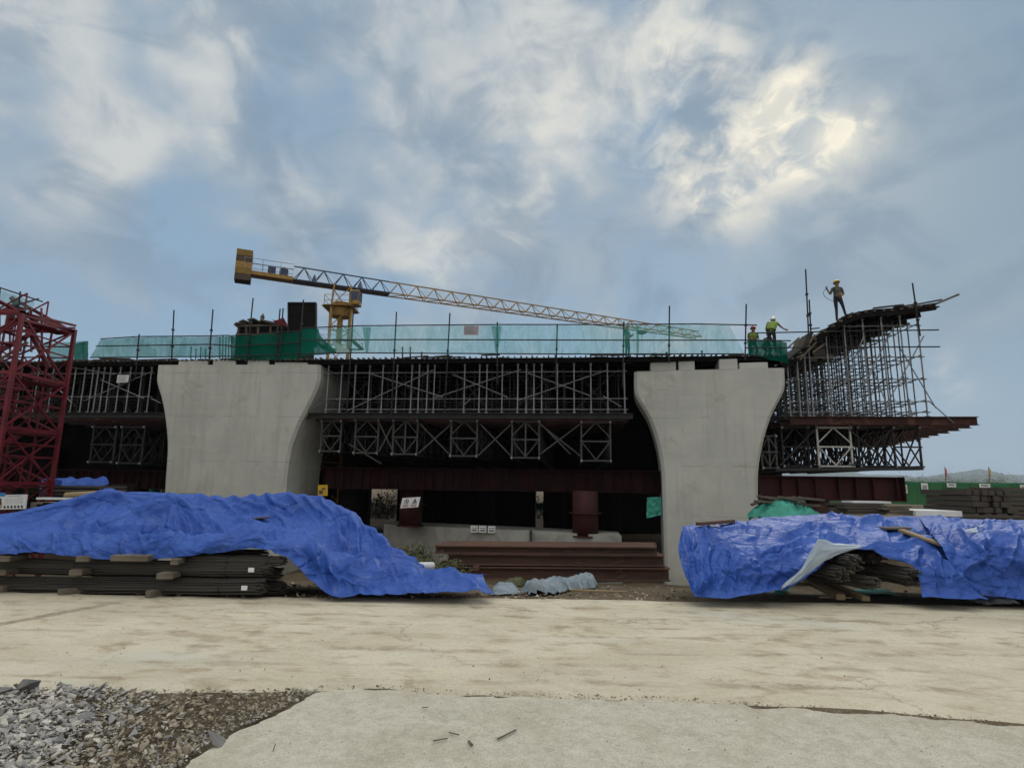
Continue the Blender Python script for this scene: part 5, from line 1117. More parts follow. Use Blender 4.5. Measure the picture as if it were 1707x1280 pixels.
def tarp(rows, label, keep, folds, U, V, seed, small=.022):
    rn = random.Random(int(seed)); FS = []
    for f in folds:
        am = f[4] if len(f) > 4 else .05; hw = f[5] if len(f) > 5 else 5.0; FS.append((f[0], f[1], f[2] - f[0], f[3] - f[1], (f[2] - f[0]) ** 2 + (f[3] - f[1]) ** 2 + 1e-6, hw, am, f[0] * .37 + f[3] * .11))
    xs = [f[0] for f in folds]; ys = [f[1] for f in folds] + [f[3] for f in folds]
    for k in range(130):
        x0 = rn.uniform(min(xs) - 40, max(xs) + 60); y0 = rn.uniform(min(ys), max(ys)); a_ = rn.choice((rn.gauss(.25, .3), rn.gauss(1.4, .4), rn.gauss(-.5, .3))); L = rn.uniform(18, 60); dx = math.cos(a_) * L; dy = math.sin(a_) * L * .8
        FS.append((x0, y0, dx, dy, dx * dx + dy * dy, rn.uniform(2.0, 4.0), rn.choice((1, -1)) * rn.uniform(.008, .020), k * .7))
    R_ = [[at(*q) for q in r] for r in rows]; G = loft(R_, U, V); A = None
    bm = bmesh.new()
    vm = [[bm.verts.new(p) for p in row] for row in G]
    for j in range(V):
        for i in range(U): bm.faces.new((vm[j][i], vm[j][i + 1], vm[j + 1][i + 1], vm[j + 1][i]))
    bm.normal_update()
    if sum(f.normal.y for f in bm.faces) > 0: bmesh.ops.reverse_faces(bm, faces=bm.faces[:]); bm.normal_update()
    off = []
    for j in range(V + 1):
        for i in range(U + 1):
            v = vm[j][i]; c = v.co.copy(); d = 0.0; vv = j / V
            px, py = proj(c)
            for (x0, y0, dx, dy, L2, hw, am, seed_) in FS:      # pleats: sharp crests and creases running between two points
                q = ((px - x0) * dx + (py - y0) * dy) / L2
                if -.1 < q < 1.1:
                    e = 2.5 * nz(q * 3, seed_) * hw * .5; s_ = ((px - x0) * dy - (py - y0) * dx) / math.sqrt(L2) + e
                    if abs(s_) < hw * 4: d += 1.9 * am * smooth01(-.1, .16, q) * (1 - smooth01(.8, 1.1, q)) * (math.exp(-abs(s_) / hw) - .5 * math.exp(-abs(s_ - hw * 1.6) / hw))
            hem = smooth01(.66, 1.0, vv); f1 = 1 - abs(nz(c.x * 2.1 + c.z * .8, vv * .8, seed + 3)) * 2.6
            d += hem * .04 * max(0, f1) ** 2
            d += small * .6 * (1 - min(1, crease(c, 1.3, seed) * 1.5)) + small * .25 * (1 - min(1, crease(c, 3.2, seed + 4) * 1.8)) + .010 * noise.noise(c * .9)
            d *= smooth01(.0, .14, vv) * .85 + .15
            off.append((v, c + v.normal * d))
    for v, p in off:
        v.co = p
        if v.co.z < .014: v.co.z = .014
    bmesh.ops.delete(bm, geom=[f for f in bm.faces if not keep(f.calc_center_median())], context='FACES')
    m2 = bpy.data.meshes.new('blue_tarp'); bm.to_mesh(m2); bm.free()
    lo = Vector((sum(v.co.x for v in m2.vertices) / len(m2.vertices), sum(v.co.y for v in m2.vertices) / len(m2.vertices), 0))
    for v in m2.vertices: v.co -= lo
    for p in m2.polygons: p.use_smooth = True
    m2.materials.append(M['tarp']); ob = bpy.data.objects.new('blue_tarp', m2); C.objects.link(ob); ob.location = lo; tag(ob, label, 'tarpaulin')
    sm = ob.modifiers.new('thick', 'SOLIDIFY'); sm.thickness = .004
LT = [[(-250, 960, 13.6), (0, 915, 13.6), (65, 900, 13.7), (185, 880, 13.8), (310, 880, 13.9), (400, 880, 14), (480, 880, 14), (560, 890, 13.8), (600, 900, 13.4), (640, 915, 13), (700, 945, 12.4), (725, 950, 12), (815, 958, 11.4)],
      [(-250, 885, 12.2), (0, 860, 12), (65, 847, 12.1), (185, 821, 12.2), (310, 826, 12.4), (400, 828, 12.6), (480, 822, 12.7), (545, 832, 12.5), (582, 856, 12.3), (624, 885, 12), (692, 936, 11.6), (712, 950, 11.3), (805, 958, 10.8)],
      [(-250, 890, 11.4), (0, 874, 11.3), (65, 866, 11.4), (175, 850, 11.6), (290, 838, 11.75), (400, 860, 11.8), (480, 858, 11.95), (538, 868, 11.8), (570, 886, 11.6), (608, 905, 11.4), (655, 934, 11.1), (705, 953, 10.9), (806, 964, 10.5)],
      [(-250, 895, 10.75), (0, 884, 10.75), (65, 882, 10.8), (170, 884, 10.85), (285, 888, 10.85), (390, 893, 10.9), (455, 897, 10.95), (520, 904, 10.95), (556, 918, 10.85), (600, 932, 10.7), (645, 947, 10.55), (700, 957, 10.4), (808, 970, 10.2)],
      [(-250, 904, 10.35), (0, 892, 10.35), (65, 891, 10.35), (170, 892, 10.35), (285, 895, 10.3), (395, 899, 10.25), (450, 902, 10.2), (522, 912, 10.2), (556, 934, 10.2), (604, 955, 10.15), (645, 964, 10.1), (710, 970, 10.0), (815, 980, 9.95)],
      [(-250, 916, 10.1), (0, 908, 10.1), (65, 907, 10.1), (170, 911, 10.05), (285, 912, 10.05), (395, 909, 10.05), (446, 910, 10.05), (512, 940, 10.0), (556, 968, 9.95), (604, 978, 9.85), (650, 980, 9.8), (715, 982, 9.75), (820, 987, 9.75)],
      [(-250, 932, 10.0), (0, 925, 10.0), (65, 922, 10.0), (170, 932, 9.98), (285, 930, 9.98), (395, 917, 9.98), (444, 917, 9.98), (484, 935, 9.95), (546, 991, 9.75), (604, 992, 9.7), (660, 992, 9.66), (720, 991, 9.62), (824, 990, 9.62)]]
RT = [[(1150, 905, 13.4), (1180, 900, 13.6), (1230, 895, 13.8), (1300, 890, 14), (1385, 890, 14.2), (1445, 890, 14.2), (1525, 890, 14.2), (1610, 895, 14), (1660, 900, 14)],
      [(1140, 880, 11.6), (1166, 874, 11.9), (1222, 869, 12.2), (1300, 864, 12.5), (1385, 857, 12.8), (1440, 860, 12.8), (1520, 861, 12.8), (1600, 865, 12.6), (1650, 868, 12.5)],
      [(1136, 886, 10.9), (1170, 885, 11), (1230, 886, 11.1), (1310, 882, 11.3), (1382, 876, 11.5), (1440, 884, 11.4), (1500, 890, 11.3), (1570, 898, 11.1), (1612, 902, 11)],
      [(1131, 918, 10.4), (1166, 921, 10.3), (1216, 926, 10.35), (1300, 914, 10.5), (1372, 898, 10.7), (1430, 904, 10.4), (1490, 910, 10.4), (1558, 924, 10.4), (1600, 930, 10.4)],
      [(1140, 955, 10.05), (1176, 957, 9.98), (1216, 953, 9.95), (1270, 952, 9.95), (1330, 940, 10.0), (1400, 918, 10.15), (1490, 934, 10.0), (1562, 952, 9.95), (1606, 960, 9.95)],
      [(1150, 980, 9.85), (1185, 982, 9.8), (1225, 980, 9.78), (1285, 974, 9.8), (1338, 966, 9.85), (1420, 966, 9.9), (1505, 975, 9.85), (1568, 982, 9.8), (1622, 984, 9.8)],
      [(1158, 995, 9.72), (1190, 997, 9.68), (1230, 996, 9.65), (1298, 986, 9.68), (1342, 984, 9.72), (1430, 990, 9.8), (1512, 995, 9.72), (1572, 998, 9.68), (1648, 1000, 9.66)]]
FT = [[(1540, 900, 14), (1600, 900, 14), (1650, 900, 14), (1707, 900, 14), (1800, 900, 14), (2000, 905, 14)],
      [(1530, 863, 12.9), (1590, 866, 12.7), (1640, 867, 12.6), (1707, 868, 12.6), (1800, 870, 12.6), (2000, 875, 12.6)],
      [(1548, 886, 11.0), (1600, 883, 11.2), (1650, 880, 11.3), (1707, 884, 11.3), (1800, 886, 11.3), (2000, 890, 11.3)],
      [(1566, 908, 10.32), (1606, 900, 10.5), (1645, 898, 10.5), (1707, 902, 10.6), (1800, 905, 10.6), (2000, 910, 10.6)],
      [(1580, 932, 10.1), (1612, 920, 10.1), (1650, 925, 10.05), (1707, 930, 10.1), (1800, 932, 10.1), (2000, 935, 10.1)],
      [(1594, 955, 9.98), (1622, 950, 9.95), (1660, 960, 9.98), (1707, 965, 10.0), (1800, 968, 10), (2000, 970, 10)],
      [(1612, 985, 9.9), (1640, 992, 9.85), (1670, 996, 9.85), (1707, 1000, 9.85), (1800, 1002, 9.85), (2000, 1006, 9.85)]]
OPEN = [(1298, 1015), (1302, 988), (1345, 962), (1385, 928), (1425, 915), (1455, 916), (1478, 930), (1505, 936), (1526, 944), (1532, 965), (1536, 990), (1542, 1015)]
def keep_right(c):
    px, py = proj(c); return not (c.y < 11.0 and inpoly(px + 3 * nz(px * .05, py * .05, 1), py, OPEN))
LF = [(185, 822, 20, 866), (185, 822, 70, 872, .04), (185, 822, 105, 878, .045), (185, 822, 140, 882, .04), (185, 822, 285, 838, .05), (185, 822, 230, 846, .03), (283, 838, 155, 884, .085, 8), (283, 838, 205, 884, .05), (283, 838, 238, 886, .05), (283, 838, 264, 886, .05, 4), (284, 838, 283, 888, .055, 4), (285, 838, 296, 888, .05, 4), (286, 838, 318, 890, .06, 5), (287, 838, 350, 892, .065, 6), (288, 838, 392, 894, .06, 6), (288, 838, 425, 882, .05), (290, 838, 345, 858, .035),
      (330, 826, 412, 864, .05), (355, 827, 440, 866, .05), (385, 826, 452, 858, .045), (415, 826, 485, 884, .06, 6), (442, 824, 500, 872, .06, 5), (480, 823, 535, 884, .06, 6), (505, 826, 552, 872, .05), (530, 828, 572, 884, .05), (395, 874, 505, 892, .05), (400, 872, 448, 858, .04), (460, 850, 520, 902, .05), (545, 835, 600, 890, .05), (575, 856, 630, 905, .045),
      (-200, 884, 90, 881, -.05, 5), (90, 881, 285, 886, -.06, 5), (285, 886, 470, 897, -.06, 5), (-200, 898, 90, 893, .035, 4), (90, 893, 285, 896, .04, 4), (285, 896, 460, 903, .045, 4), (556, 846, 604, 880, .04, 12), (604, 880, 650, 904, .045, 11), (548, 906, 640, 936, -.07, 9), (560, 880, 566, 915, .06, 9), (625, 905, 700, 950, .06, 9), (580, 940, 650, 952, .06, 9), (640, 955, 720, 962, -.05, 7), (720, 955, 810, 965, .05, 8), (88, 884, 92, 924, .04, 4), (138, 886, 144, 926, .035, 4), (204, 888, 208, 926, .04, 4), (232, 888, 242, 922, .04, 4), (292, 888, 244, 918, .05, 4), (312, 888, 268, 920, .045, 4), (398, 898, 322, 922, .05, 5), (445, 900, 350, 918, .035, 5), (20, 892, 60, 920, .03, 4), (-60, 890, -40, 924, .035, 4),
      (522, 908, 548, 988, .06, 5), (534, 910, 566, 985, .05, 5), (505, 905, 530, 960, -.05, 7), (520, 905, 604, 955, .055, 6), (558, 918, 700, 962, .05, 6), (600, 936, 664, 976, .045), (640, 926, 694, 946, .05), (612, 884, 652, 935, .05), (560, 960, 622, 990, .04, 4), (618, 958, 702, 986, .045), (680, 954, 760, 986, .04), (742, 958, 806, 986, .045), (560, 944, 640, 950, .03), (570, 900, 610, 930, .045), (590, 880, 600, 930, .04)]
RF = [(1172, 880, 1183, 912, .06, 4), (1183, 912, 1176, 990, .05), (1183, 912, 1215, 928, .06), (1200, 926, 1235, 946, .07, 6), (1235, 946, 1290, 938, .07, 6), (1290, 938, 1342, 916, .06, 6), (1190, 958, 1250, 952, .05), (1250, 952, 1332, 948, .06, 5), (1186, 960, 1160, 992, .05), (1216, 926, 1200, 990, .05), (1236, 964, 1270, 960, .05), (1270, 960, 1322, 956, .045), (1160, 992, 1186, 968, .05), (1140, 890, 1150, 985, .04), (1152, 885, 1166, 960, .04), (1225, 950, 1222, 992, .045), (1262, 958, 1250, 990, .04), (1300, 950, 1270, 984, .04),
      (1382, 858, 1426, 874, .07, 5), (1426, 874, 1472, 872, .06, 5), (1420, 868, 1520, 865, .04), (1540, 862, 1602, 870, .05), (1382, 876, 1296, 902, .05), (1170, 885, 1300, 880, .04, 4), (1300, 880, 1440, 884, .035, 4), (1382, 878, 1250, 935, .05, 7), (1500, 890, 1588, 922, .06), (1556, 920, 1572, 972, .06), (1560, 930, 1622, 986, .06), (1532, 914, 1522, 940, .05), (1444, 912, 1532, 904, .05), (1532, 904, 1600, 922, .05), (1425, 906, 1372, 890, .05), (1548, 940, 1560, 992, .05), (1580, 960, 1600, 996, .04), (1470, 872, 1530, 890, .05), (1220, 872, 1330, 868, .035)]
FF = [(1600, 880, 1642, 950, .07, 6), (1620, 880, 1702, 906, .06), (1652, 900, 1600, 962, .07, 6), (1702, 890, 1660, 962, .06), (1640, 870, 1702, 886, .05), (1582, 950, 1626, 986, .05), (1662, 930, 1710, 946, .06), (1620, 905, 1690, 925, .06), (1690, 930, 1720, 990, .06), (1640, 950, 1650, 990, .05), (1740, 880, 1800, 960, .06), (1560, 880, 1590, 930, .05)]
tarp(LT, 'large crumpled blue tarp draped over the rebar pile in front of the left pier', lambda c: True, LF, 420, 150, 1.0, .014)
tarp(RT, 'blue tarp with a dark opening showing rebar ends, in front of the right pier', keep_right, RF, 280, 160, 3.0, .014)
tarp(FT, 'blue tarp at the right edge, overlapping the one with the opening', lambda c: True, FF, 180, 130, 7.0, .014)
def flap():
    A = [at(1300, 984, 9.75), at(1330, 968, 9.72), at(1362, 945, 9.72), at(1390, 926, 9.78), at(1432, 914, 9.95)]; Bp = [at(1302, 978, 9.66), at(1336, 948, 9.62), at(1364, 897, 9.70), at(1392, 905, 9.82), at(1436, 909, 9.98)]
    mb = MB()
    def fn(i, j):
        k = i * 4; a = min(int(k), 3); p = A[a].lerp(A[a + 1], k - a); q = Bp[a].lerp(Bp[a + 1], k - a)
        return p.lerp(q, j) + Vector((0, -.05 * math.sin(j * math.pi) + .03 * nz(i * 6, j * 5, 3), .02 * nz(i * 9, j * 7, 1)))
    mb.grid(fn, 28, 14); o = solo('tarp_flap', mb, 'paleunder', 'pale underside of the folded-back tarp corner at the dark opening', 'tarpaulin', None, True); o.modifiers.new('t', 'SOLIDIFY').thickness = .006
    mb = MB(); P = [at(1606, 884, 10.8), at(1640, 874, 11.1), at(1632, 888, 10.75)]; mb.grid(lambda i, j: P[0].lerp(P[1], i).lerp(P[2], j) + Vector((0, 0, .03 * nz(i * 5, j * 4, 2))), 8, 6); solo('plastic_scrap', mb, 'paleunder', 'small pale plastic scrap on top of the tarp at the right edge', 'plastic sheet', None, True)
flap()
def crumple(name, label, cat, pts, m, h, seed, res=70, jag=.5):
    # a heap of cloth: a crumpled sheet over the outline given on the ground
    x0 = min(p.x for p in pts); x1 = max(p.x for p in pts); y0 = min(p.y for p in pts); y1 = max(p.y for p in pts); poly = [(p.x, p.y) for p in pts]; nxx = res; nyy = max(8, int(res * (y1 - y0) / (x1 - x0)))
    mb = MB(); V = {}
    for j in range(nyy + 1):
        for i in range(nxx + 1):
            x = x0 + (x1 - x0) * i / nxx; y = y0 + (y1 - y0) * j / nyy; e = 1.0 if inpoly(x + .05 * nz(x * 6, y * 6, seed), y + .05 * nz(x * 6, y * 6, seed + 1), poly) else 0
            if not e: continue
            f = h * (.25 + .55 * abs(nz(x * 1.2, y * 1.2, seed)) * 2 + jag * max(0, 1 - abs(nz(x * 1.6 + y * 1.1, y * 2.6, seed + 4)) * 2.6) * .55 + .3 * max(0, 1 - abs(nz(x * 4 - y * 2, y * 5, seed + 8)) * 2.4) + .08 * nz(x * 8, y * 8, seed))
            ed = min((Vector((x, y)) - (Vector(a_) + (Vector(b_) - Vector(a_)) * max(0, min(1, (Vector((x, y)) - Vector(a_)).dot(Vector(b_) - Vector(a_)) / ((Vector(b_) - Vector(a_)).length_squared + 1e-9))))).length for a_, b_ in zip(poly, poly[1:] + poly[:1])); f *= smooth01(-.02, .14, ed)
            V[i, j] = len(mb.v); mb.v.append(Vector((x + .06 * nz(x * 4, y * 4, seed + 7), y + .06 * nz(x * 4, y * 4, seed + 9), hgt(x, y) + max(.01, f))))
    for (i, j) in V:
        if all(k in V for k in ((i + 1, j), (i, j + 1), (i + 1, j + 1))): mb.f.append((V[i, j], V[i + 1, j], V[i + 1, j + 1], V[i, j + 1])); mb.mi.append(0)
    return solo(name, mb, m, label, cat, None, True)
def terr(px, py):
    d = ray(px, py); t = 2.0
    while t < 200:
        p = CAM + d * t
        if p.z <= hgt(p.x, p.y): return p
        t += .05
    return p
crumple('crumpled_sheet', 'crumpled grey-blue plastic sheet on the dirt before the stacked beams', 'plastic sheet', [terr(*p) for p in ((868, 988), (905, 977), (940, 969), (985, 970), (998, 978), (950, 985), (925, 992), (880, 992))], 'cloth', .19, 3, 110, .9)
crumple('sheet_scrap', 'small dark grey sheet at the right corner of the left blue tarp', 'plastic sheet', [terr(*p) for p in ((818, 992), (825, 975), (850, 972), (868, 990))], 'cloth', .08, 8, 50)
crumple('olive_sheet', 'olive sheet heap on the dirt beside the crumpled grey sheet', 'plastic sheet', [terr(*p) for p in ((838, 976), (850, 970), (880, 971), (872, 978))], 'weed', .18, 18, 40)
crumple('white_sack_heap', 'flattened white sacks on the ground at the right edge', 'sack', [terr(*p) for p in ((1612, 1002), (1640, 999), (1690, 1000), (1700, 1007), (1640, 1009))], 'white', .10, 5, 60)
crumple('grey_sack', 'grey sack at the right edge beside the white sacks', 'sack', [terr(*p) for p in ((1690, 1002), (1700, 992), (1760, 996), (1750, 1008))], 'block', .22, 6, 40)
crumple('green_scrap', 'green net scrap on the ground at the tarp opening', 'safety net', [terr(*p) for p in ((1286, 993), (1300, 985), (1318, 984), (1308, 993))], 'greensheet', .16, 7, 40)
crumple('green_net_heap', 'green net lying on the ground under the tarp opening', 'safety net', [terr(*p) for p in ((1400, 992), (1420, 984), (1490, 985), (1500, 993))], 'greensheet', .05, 11, 40)
# ------------------------------------------------------------------ right background: heap, lumber, timber stack, hoarding
def heap_green():
    c = at(1310, 868, 18.5); mb = MB()
    def fn(i, j):
        a = i * 2 * math.pi; r = (1 - j) ; x = 1.15 * r * math.cos(a); y = .9 * r * math.sin(a); z = (1 - r ** 2.6) * .46 + .14 * nz(x * 2.2, y * 2.2, 2) + .16 * max(0, 1 - abs(nz(x * 3 + y, y * 3, 4)) * 2.8) + .05 * nz(x * 9, y * 9, 3)
        return (c.x + x, c.y + y, hgt(c.x, c.y) * 0 + c.z + .0 + z)
    mb.grid(fn, 48, 16); solo('green_net_heap', mb, 'greensheet', 'heap of turquoise green net behind the right tarp, right of the pier', 'safety net', None, True)
    rn = random.Random(4)
    for k in range(14):
        p = c + Vector((rn.uniform(-.9, .9), rn.uniform(-.2, .6), .45 + rn.uniform(0, .3))); q = p + Vector((rn.uniform(.5, 1.0) * rn.choice((-1, 1)), rn.uniform(-.2, .3), rn.uniform(-.25, .25)))
        timber('dark scrap board tossed on the green net heap', p, q, .16, .07, 'plank', 'scrap_board', 'scrap boards on the green heap')
heap_green()
def lumber(label, px0, px1, py0, py1, Y, depth, rows, cols, group, ax=None, m='plank'):
    a = at(px0, py1, Y); b = at(px1, py1, Y); zt = at(px0, py0, Y).z; h = (zt - a.z) / rows; ax = (b - a); ax.z = 0; L = ax.length; ax.normalize(); dp = Vector((-ax.y, ax.x, 0)); rn = random.Random(len(label))
    for r in range(rows):
        for c in range(cols):
            w = depth / cols; e0 = rn.uniform(-.12, .12); e1 = rn.uniform(-.12, .12); o = dp * (w * (c + .5) + rn.uniform(-.02, .02)); z = a.z + h * (r + .5)
            mb = MB(); mb.bar(Vector((a.x, a.y, z)) + o + ax * e0, Vector((b.x, b.y, z + rn.uniform(-.01, .01))) + o + ax * e1, w * .9, h * rn.uniform(.72, .92))
            solo('plank', mb, m, label, 'plank', group)
lumber('short brown plank in the low lumber stack under the right girder end', 1408, 1474, 838, 858, 17.5, .9, 4, 2, 'planks of the low stack')
lumber('pale brown plank in the low lumber stack left of the white panel', 1480, 1524, 842, 858, 17.2, .9, 4, 2, 'planks of the paler low stack', m='block')
lumber('dark weathered sleeper in the tall stack before the green hoarding, left tier', 1618, 1668, 814, 862, 19, 1.2, 6, 2, 'sleepers of the left tier')
lumber('dark weathered sleeper in the tall stack at the right edge', 1675, 1790, 812, 866, 18.2, 1.2, 7, 2, 'sleepers of the right tier')
lumber('thin dark board lying low before the tall timber stack', 1560, 1720, 858, 868, 17.2, .6, 2, 2, 'boards before the tall stack')
def endstack():
    # a pack of square timbers laid pointing at the viewer
    c = at(1622, 848, 17.6); rn = random.Random(8)
    for r in range(5):
        for k in range(8):
            p = c + Vector((k * .17, rn.uniform(-.15, .1), r * .17 - .2)); mb = MB(); mb.bar(p, p + Vector((.3, 2.4, 0)), .15, .15); solo('sleeper', mb, 'plank', 'square dark timber with its end facing the viewer in the tall stack', 'timber', 'end-on timbers of the tall stack')
endstack()
mb = MB(); c0 = at(1500, 856, 17.8); c1 = at(1574, 852, 17.8); mb.box((c0 + c1) / 2, (c1.x - c0.x, 1.4, .16)); solo('white_sheet', mb, 'white', 'white panel lying between the low lumber and the tall dark stack', 'panel')
mb = MB(); c0 = at(1412, 836, 17.9); c1 = at(1475, 837, 17.9); mb.box((c0 + c1) / 2, (c1.x - c0.x, .6, .05)); solo('white_sheet', mb, 'white', 'thin white strip on top of the low brown lumber', 'panel')
def hoarding():
    Y = 62; a = at(1380, 838, Y); t = thing('site_hoarding', 'long green site hoarding far right with white placards on it', 'hoarding', Vector((48, Y, 0)))
    x0 = at(1300, 820, Y).x; x1 = at(1800, 820, Y).x; mb = MB(); n = 22
    for k in range(n):
        xa = x0 + (x1 - x0) * k / n; xb = x0 + (x1 - x0) * (k + 1) / n - .03; zt = at(1550, 803, Y).z + .05 * nz(k * 1.3, 2, 1); zb = at(1550, 841, Y).z
        mb.box(((xa + xb) / 2, Y, (zt + zb) / 2), (xb - xa, .06, zt - zb))
    mb.build('panels', 'hoard', t)
    mb = MB(); pts = [Vector((x0 + (x1 - x0) * i / 60, Y - .1, at(1550, 803 + 4 * abs(math.sin(i * .4)), Y).z)) for i in range(61)]; mb.path(pts, .035, 5); mb.build('rope', 'net_light', t)
    for (l, r, tp, bt) in ((1504, 1513, 808, 822), (1535, 1548, 805, 821), (1578, 1594, 805, 812), (1632, 1651, 806, 813), (1700, 1712, 808, 818)):
        p = at(l, tp, Y - .15); q = at(r, bt, Y - .15); mb = MB(); mb.box((p + q) / 2, (q.x - p.x, .03, p.z - q.z)); pl = mb.build('placard', 'white', t); mb = MB(); w = q.x - p.x; h = p.z - q.z
        mb.box((p + q) / 2 + Vector((0, -.02, .02)), (w * .66, .01, h * .5)); mb.build('picture', 'greyink', pl)
    for px in (1577, 1650):
        p = at(px, 806, Y + .2); q = at(px - 2, 778, Y + .2); tt = thing('flag_pole', 'thin %s flag on a pole behind the green hoarding' % ('red' if px == 1577 else 'yellow'), 'flag', p); mb = MB(); mb.tube(p, q, .04, 5); mb.build('pole', 'block', tt); mb = MB()
        mb.grid(lambda i, j: q + Vector((.14 * i + .04 * math.sin(j * 5), 0, -.2 - .9 * j)), 3, 8); mb.build('cloth', 'redcloth' if px == 1577 else 'signyellow', tt)
hoarding()
def leafy(label, c, rx, ry, h, n, size, m='leaf', name='bush', cat='bush', stems=6, seed=1):
    rn = random.Random(seed); t = thing(name, label, cat, c)
    mb = MB()
    for k in range(stems):
        a = rn.random() * 6.28; mb.tube(c, c + Vector((rx * .6 * math.cos(a), ry * .6 * math.sin(a), h * rn.uniform(.5, .9))), .03, 5, .008)
    mb.build('stem', 'block', t); mb = MB(); cl = [(rn.uniform(-1, 1), rn.uniform(-1, 1), rn.random()) for _ in range(14)]
    for k in range(n):
        q = rn.choice(cl); p = c + Vector((rx * (q[0] * .8 + rn.gauss(0, .2)), ry * (q[1] * .8 + rn.gauss(0, .2)), max(.02, h * (q[2] * .8 + rn.gauss(.1, .15))))); a = Vector((rn.gauss(0, 1), rn.gauss(0, 1), rn.gauss(0, 1))).normalized(); b = a.orthogonal().normalized()
        mb.add([p - a * size, p + b * size * .5, p + a * size, p - b * size * .5], [(0, 1, 2, 3)])
    mb.build('foliage', m, t)
for k in range(9):
    px = 1505 + k * 22; p = at(px, 806, 66 + 3 * (k % 3)); leafy(['thin bare shrub', 'leafy low shrub', 'sparse yellowish shrub'][k % 3] + ' behind the green hoarding, number %s from the left' % ['one', 'two', 'three', 'four', 'five', 'six', 'seven', 'eight', 'nine'][k], Vector((p.x, p.y, .4)), 1.6, 1.2, at(px, 799 - 9 * abs(nz(k * 1.7, 3)), 66).z - .2, 2600, .055, ['weed', 'leaf', 'weed'][k % 3], 'shrub', 'shrub', 9, k)
# ------------------------------------------------------------------ left background
def left_bg():
    Y = 24.0
    mb = MB(); P = [at(*q) for q in ((66, 815, Y), (182, 806, Y + .3), (178, 796, Y + 1.2), (70, 797, Y + 1.2))]
    mb.grid(lambda i, j: P[0].lerp(P[1], i).lerp(P[3].lerp(P[2], i), j) + Vector((0, 0, .12 * nz(i * 8, j * 3, 2) - .25 * (j < .01) * (1 - abs(2 * i - 1)))), 50, 14); solo('blue_tarp', mb, 'tarp', 'small blue tarp over boards far left, seen through the red tower', 'tarpaulin', None, True)
    mb = MB(); P = [at(*q) for q in ((66, 830, Y - .1), (98, 830, Y - .1), (104, 799, Y + .1), (72, 800, Y + .1))]; mb.grid(lambda i, j: P[0].lerp(P[1], i).lerp(P[3].lerp(P[2], i), j) + Vector((0, .15 * nz(i * 8, j * 6, 2), 0)), 20, 16); solo('blue_tarp', mb, 'tarp', 'end of the small blue tarp hanging down behind the red tower post', 'tarpaulin', None, True)
    for k, y in enumerate((812, 818, 824, 831)):
        a = at(84, y, Y + .3); b = at(196, y - 1, Y + .3); mb = MB(); mb.box((a + b) / 2, (b.x - a.x, 1.2, .09)); solo('board', mb, 'block' if k % 2 else 'plank', '%s long board under the small blue tarp far left' % ['top', 'second', 'third', 'lowest'][k], 'board', 'boards under the small tarp')
    a = at(66, 830, 20.5); b = at(133, 832, 20.5); mb = MB(); mb.box((a + b) / 2, (b.x - a.x, .3, .07)); solo('pale_batten', mb, 'white', 'pale board behind the foot of the red tower', 'board')
    a = at(110, 826, 21.5); b = at(175, 823, 21.5); mb = MB(); mb.tube(a, b, .12, 10); solo('log', mb, 'freshwood', 'pale round log behind the peak of the left tarp', 'log')
    for k in range(6):
        a = at(66 + k * 10, 846 + (k % 2) * 3, 19.5); mb = MB(); mb.box(a + Vector((.3, .2, 0)), (.9, .8, .35)); solo('scrap_board', mb, 'plank' if k % 2 else 'block', 'dark scrap board in the clutter at the foot of the red tower', 'board', 'clutter by the tower')
    Y = 34; a = at(238, 822, Y); b = at(257, 795, Y); t = thing('site_cabin', 'small pale green cabin seen left of the left pier', 'cabin', Vector(((a.x + b.x) / 2, Y, a.z)))
    mb = MB(); mb.box(((a.x + b.x) / 2, Y + .4, (a.z + b.z) / 2 - .05), ((b.x - a.x) * .8, .8, b.z - a.z)); mb.build('wall', 'greensheet', t); mb = MB(); mb.box(((a.x + b.x) / 2, Y + .3, b.z), ((b.x - a.x), 1.2, .14)); mb.build('roof', 'greensheet', t)
    for k in range(7):
        px = 80 + k * 30; c = at(px, 822, 58); leafy('dense green bush far beyond the deck at the left, %s' % ['first', 'second', 'third', 'fourth', 'fifth', 'sixth', 'last'][k], Vector((c.x, c.y, -.5)), 2.2, 1.2, at(px, 795, 58).z + .3, 900, .16, 'leaf', 'bush', 'bush', 5, 30 + k)
    # clutter and scrub seen through the gaps under the deck
    for k, (px, py, w, h) in enumerate([(622, 846, 1.2, 1.9), (641, 848, 1.0, 1.2), (656, 846, 1.0, 2.2), (899, 848, .9, 1.9), (929, 850, .9, 2.4)]):
        c = at(px, py, 62); leafy('pale scrub beyond the gap under the deck, %s' % ['left of the warning sign', 'low beside the warning sign', 'nearest the warning sign', 'in the left narrow gap', 'in the right narrow gap'][k], Vector((c.x, c.y, c.z - 1.0)), w, .6, h + .6, 500, .12, 'weed', 'scrub', 'scrub', 5, 60 + k)
    c = at(899, 850, 60); mb = MB(); mb.grid(lambda i, j: c + Vector((.9 * (i - .5), .1 * nz(i * 4, j * 4, 1), .7 * j + .1 * nz(i * 5, 2, 3))), 12, 8); solo('green_sheet', mb, 'greensheet', 'scrap of green net far beyond the left narrow gap under the deck', 'plastic sheet', None, True)
left_bg()
mb = MB(); P = [B(*(lambda q: (q[0], -.0, q[1]))(bv(x, y, 0))) for x, y in ((1078, 864), (1103, 858), (1103, 828), (1079, 829))]; P = [p + VV * .1 for p in P]
mb.grid(lambda i, j: P[0].lerp(P[1], i).lerp(P[3].lerp(P[2], i), j) + VV * (.06 * nz(i * 5, j * 5, 2)), 20, 20); solo('green_sheet', mb, 'greensheet', 'turquoise green sheet hanging beside the left edge of the right pier', 'plastic sheet', None, True)
mb = MB(); a = at(703, 944, 12.5); b = at(722, 943, 12.2); n = 18
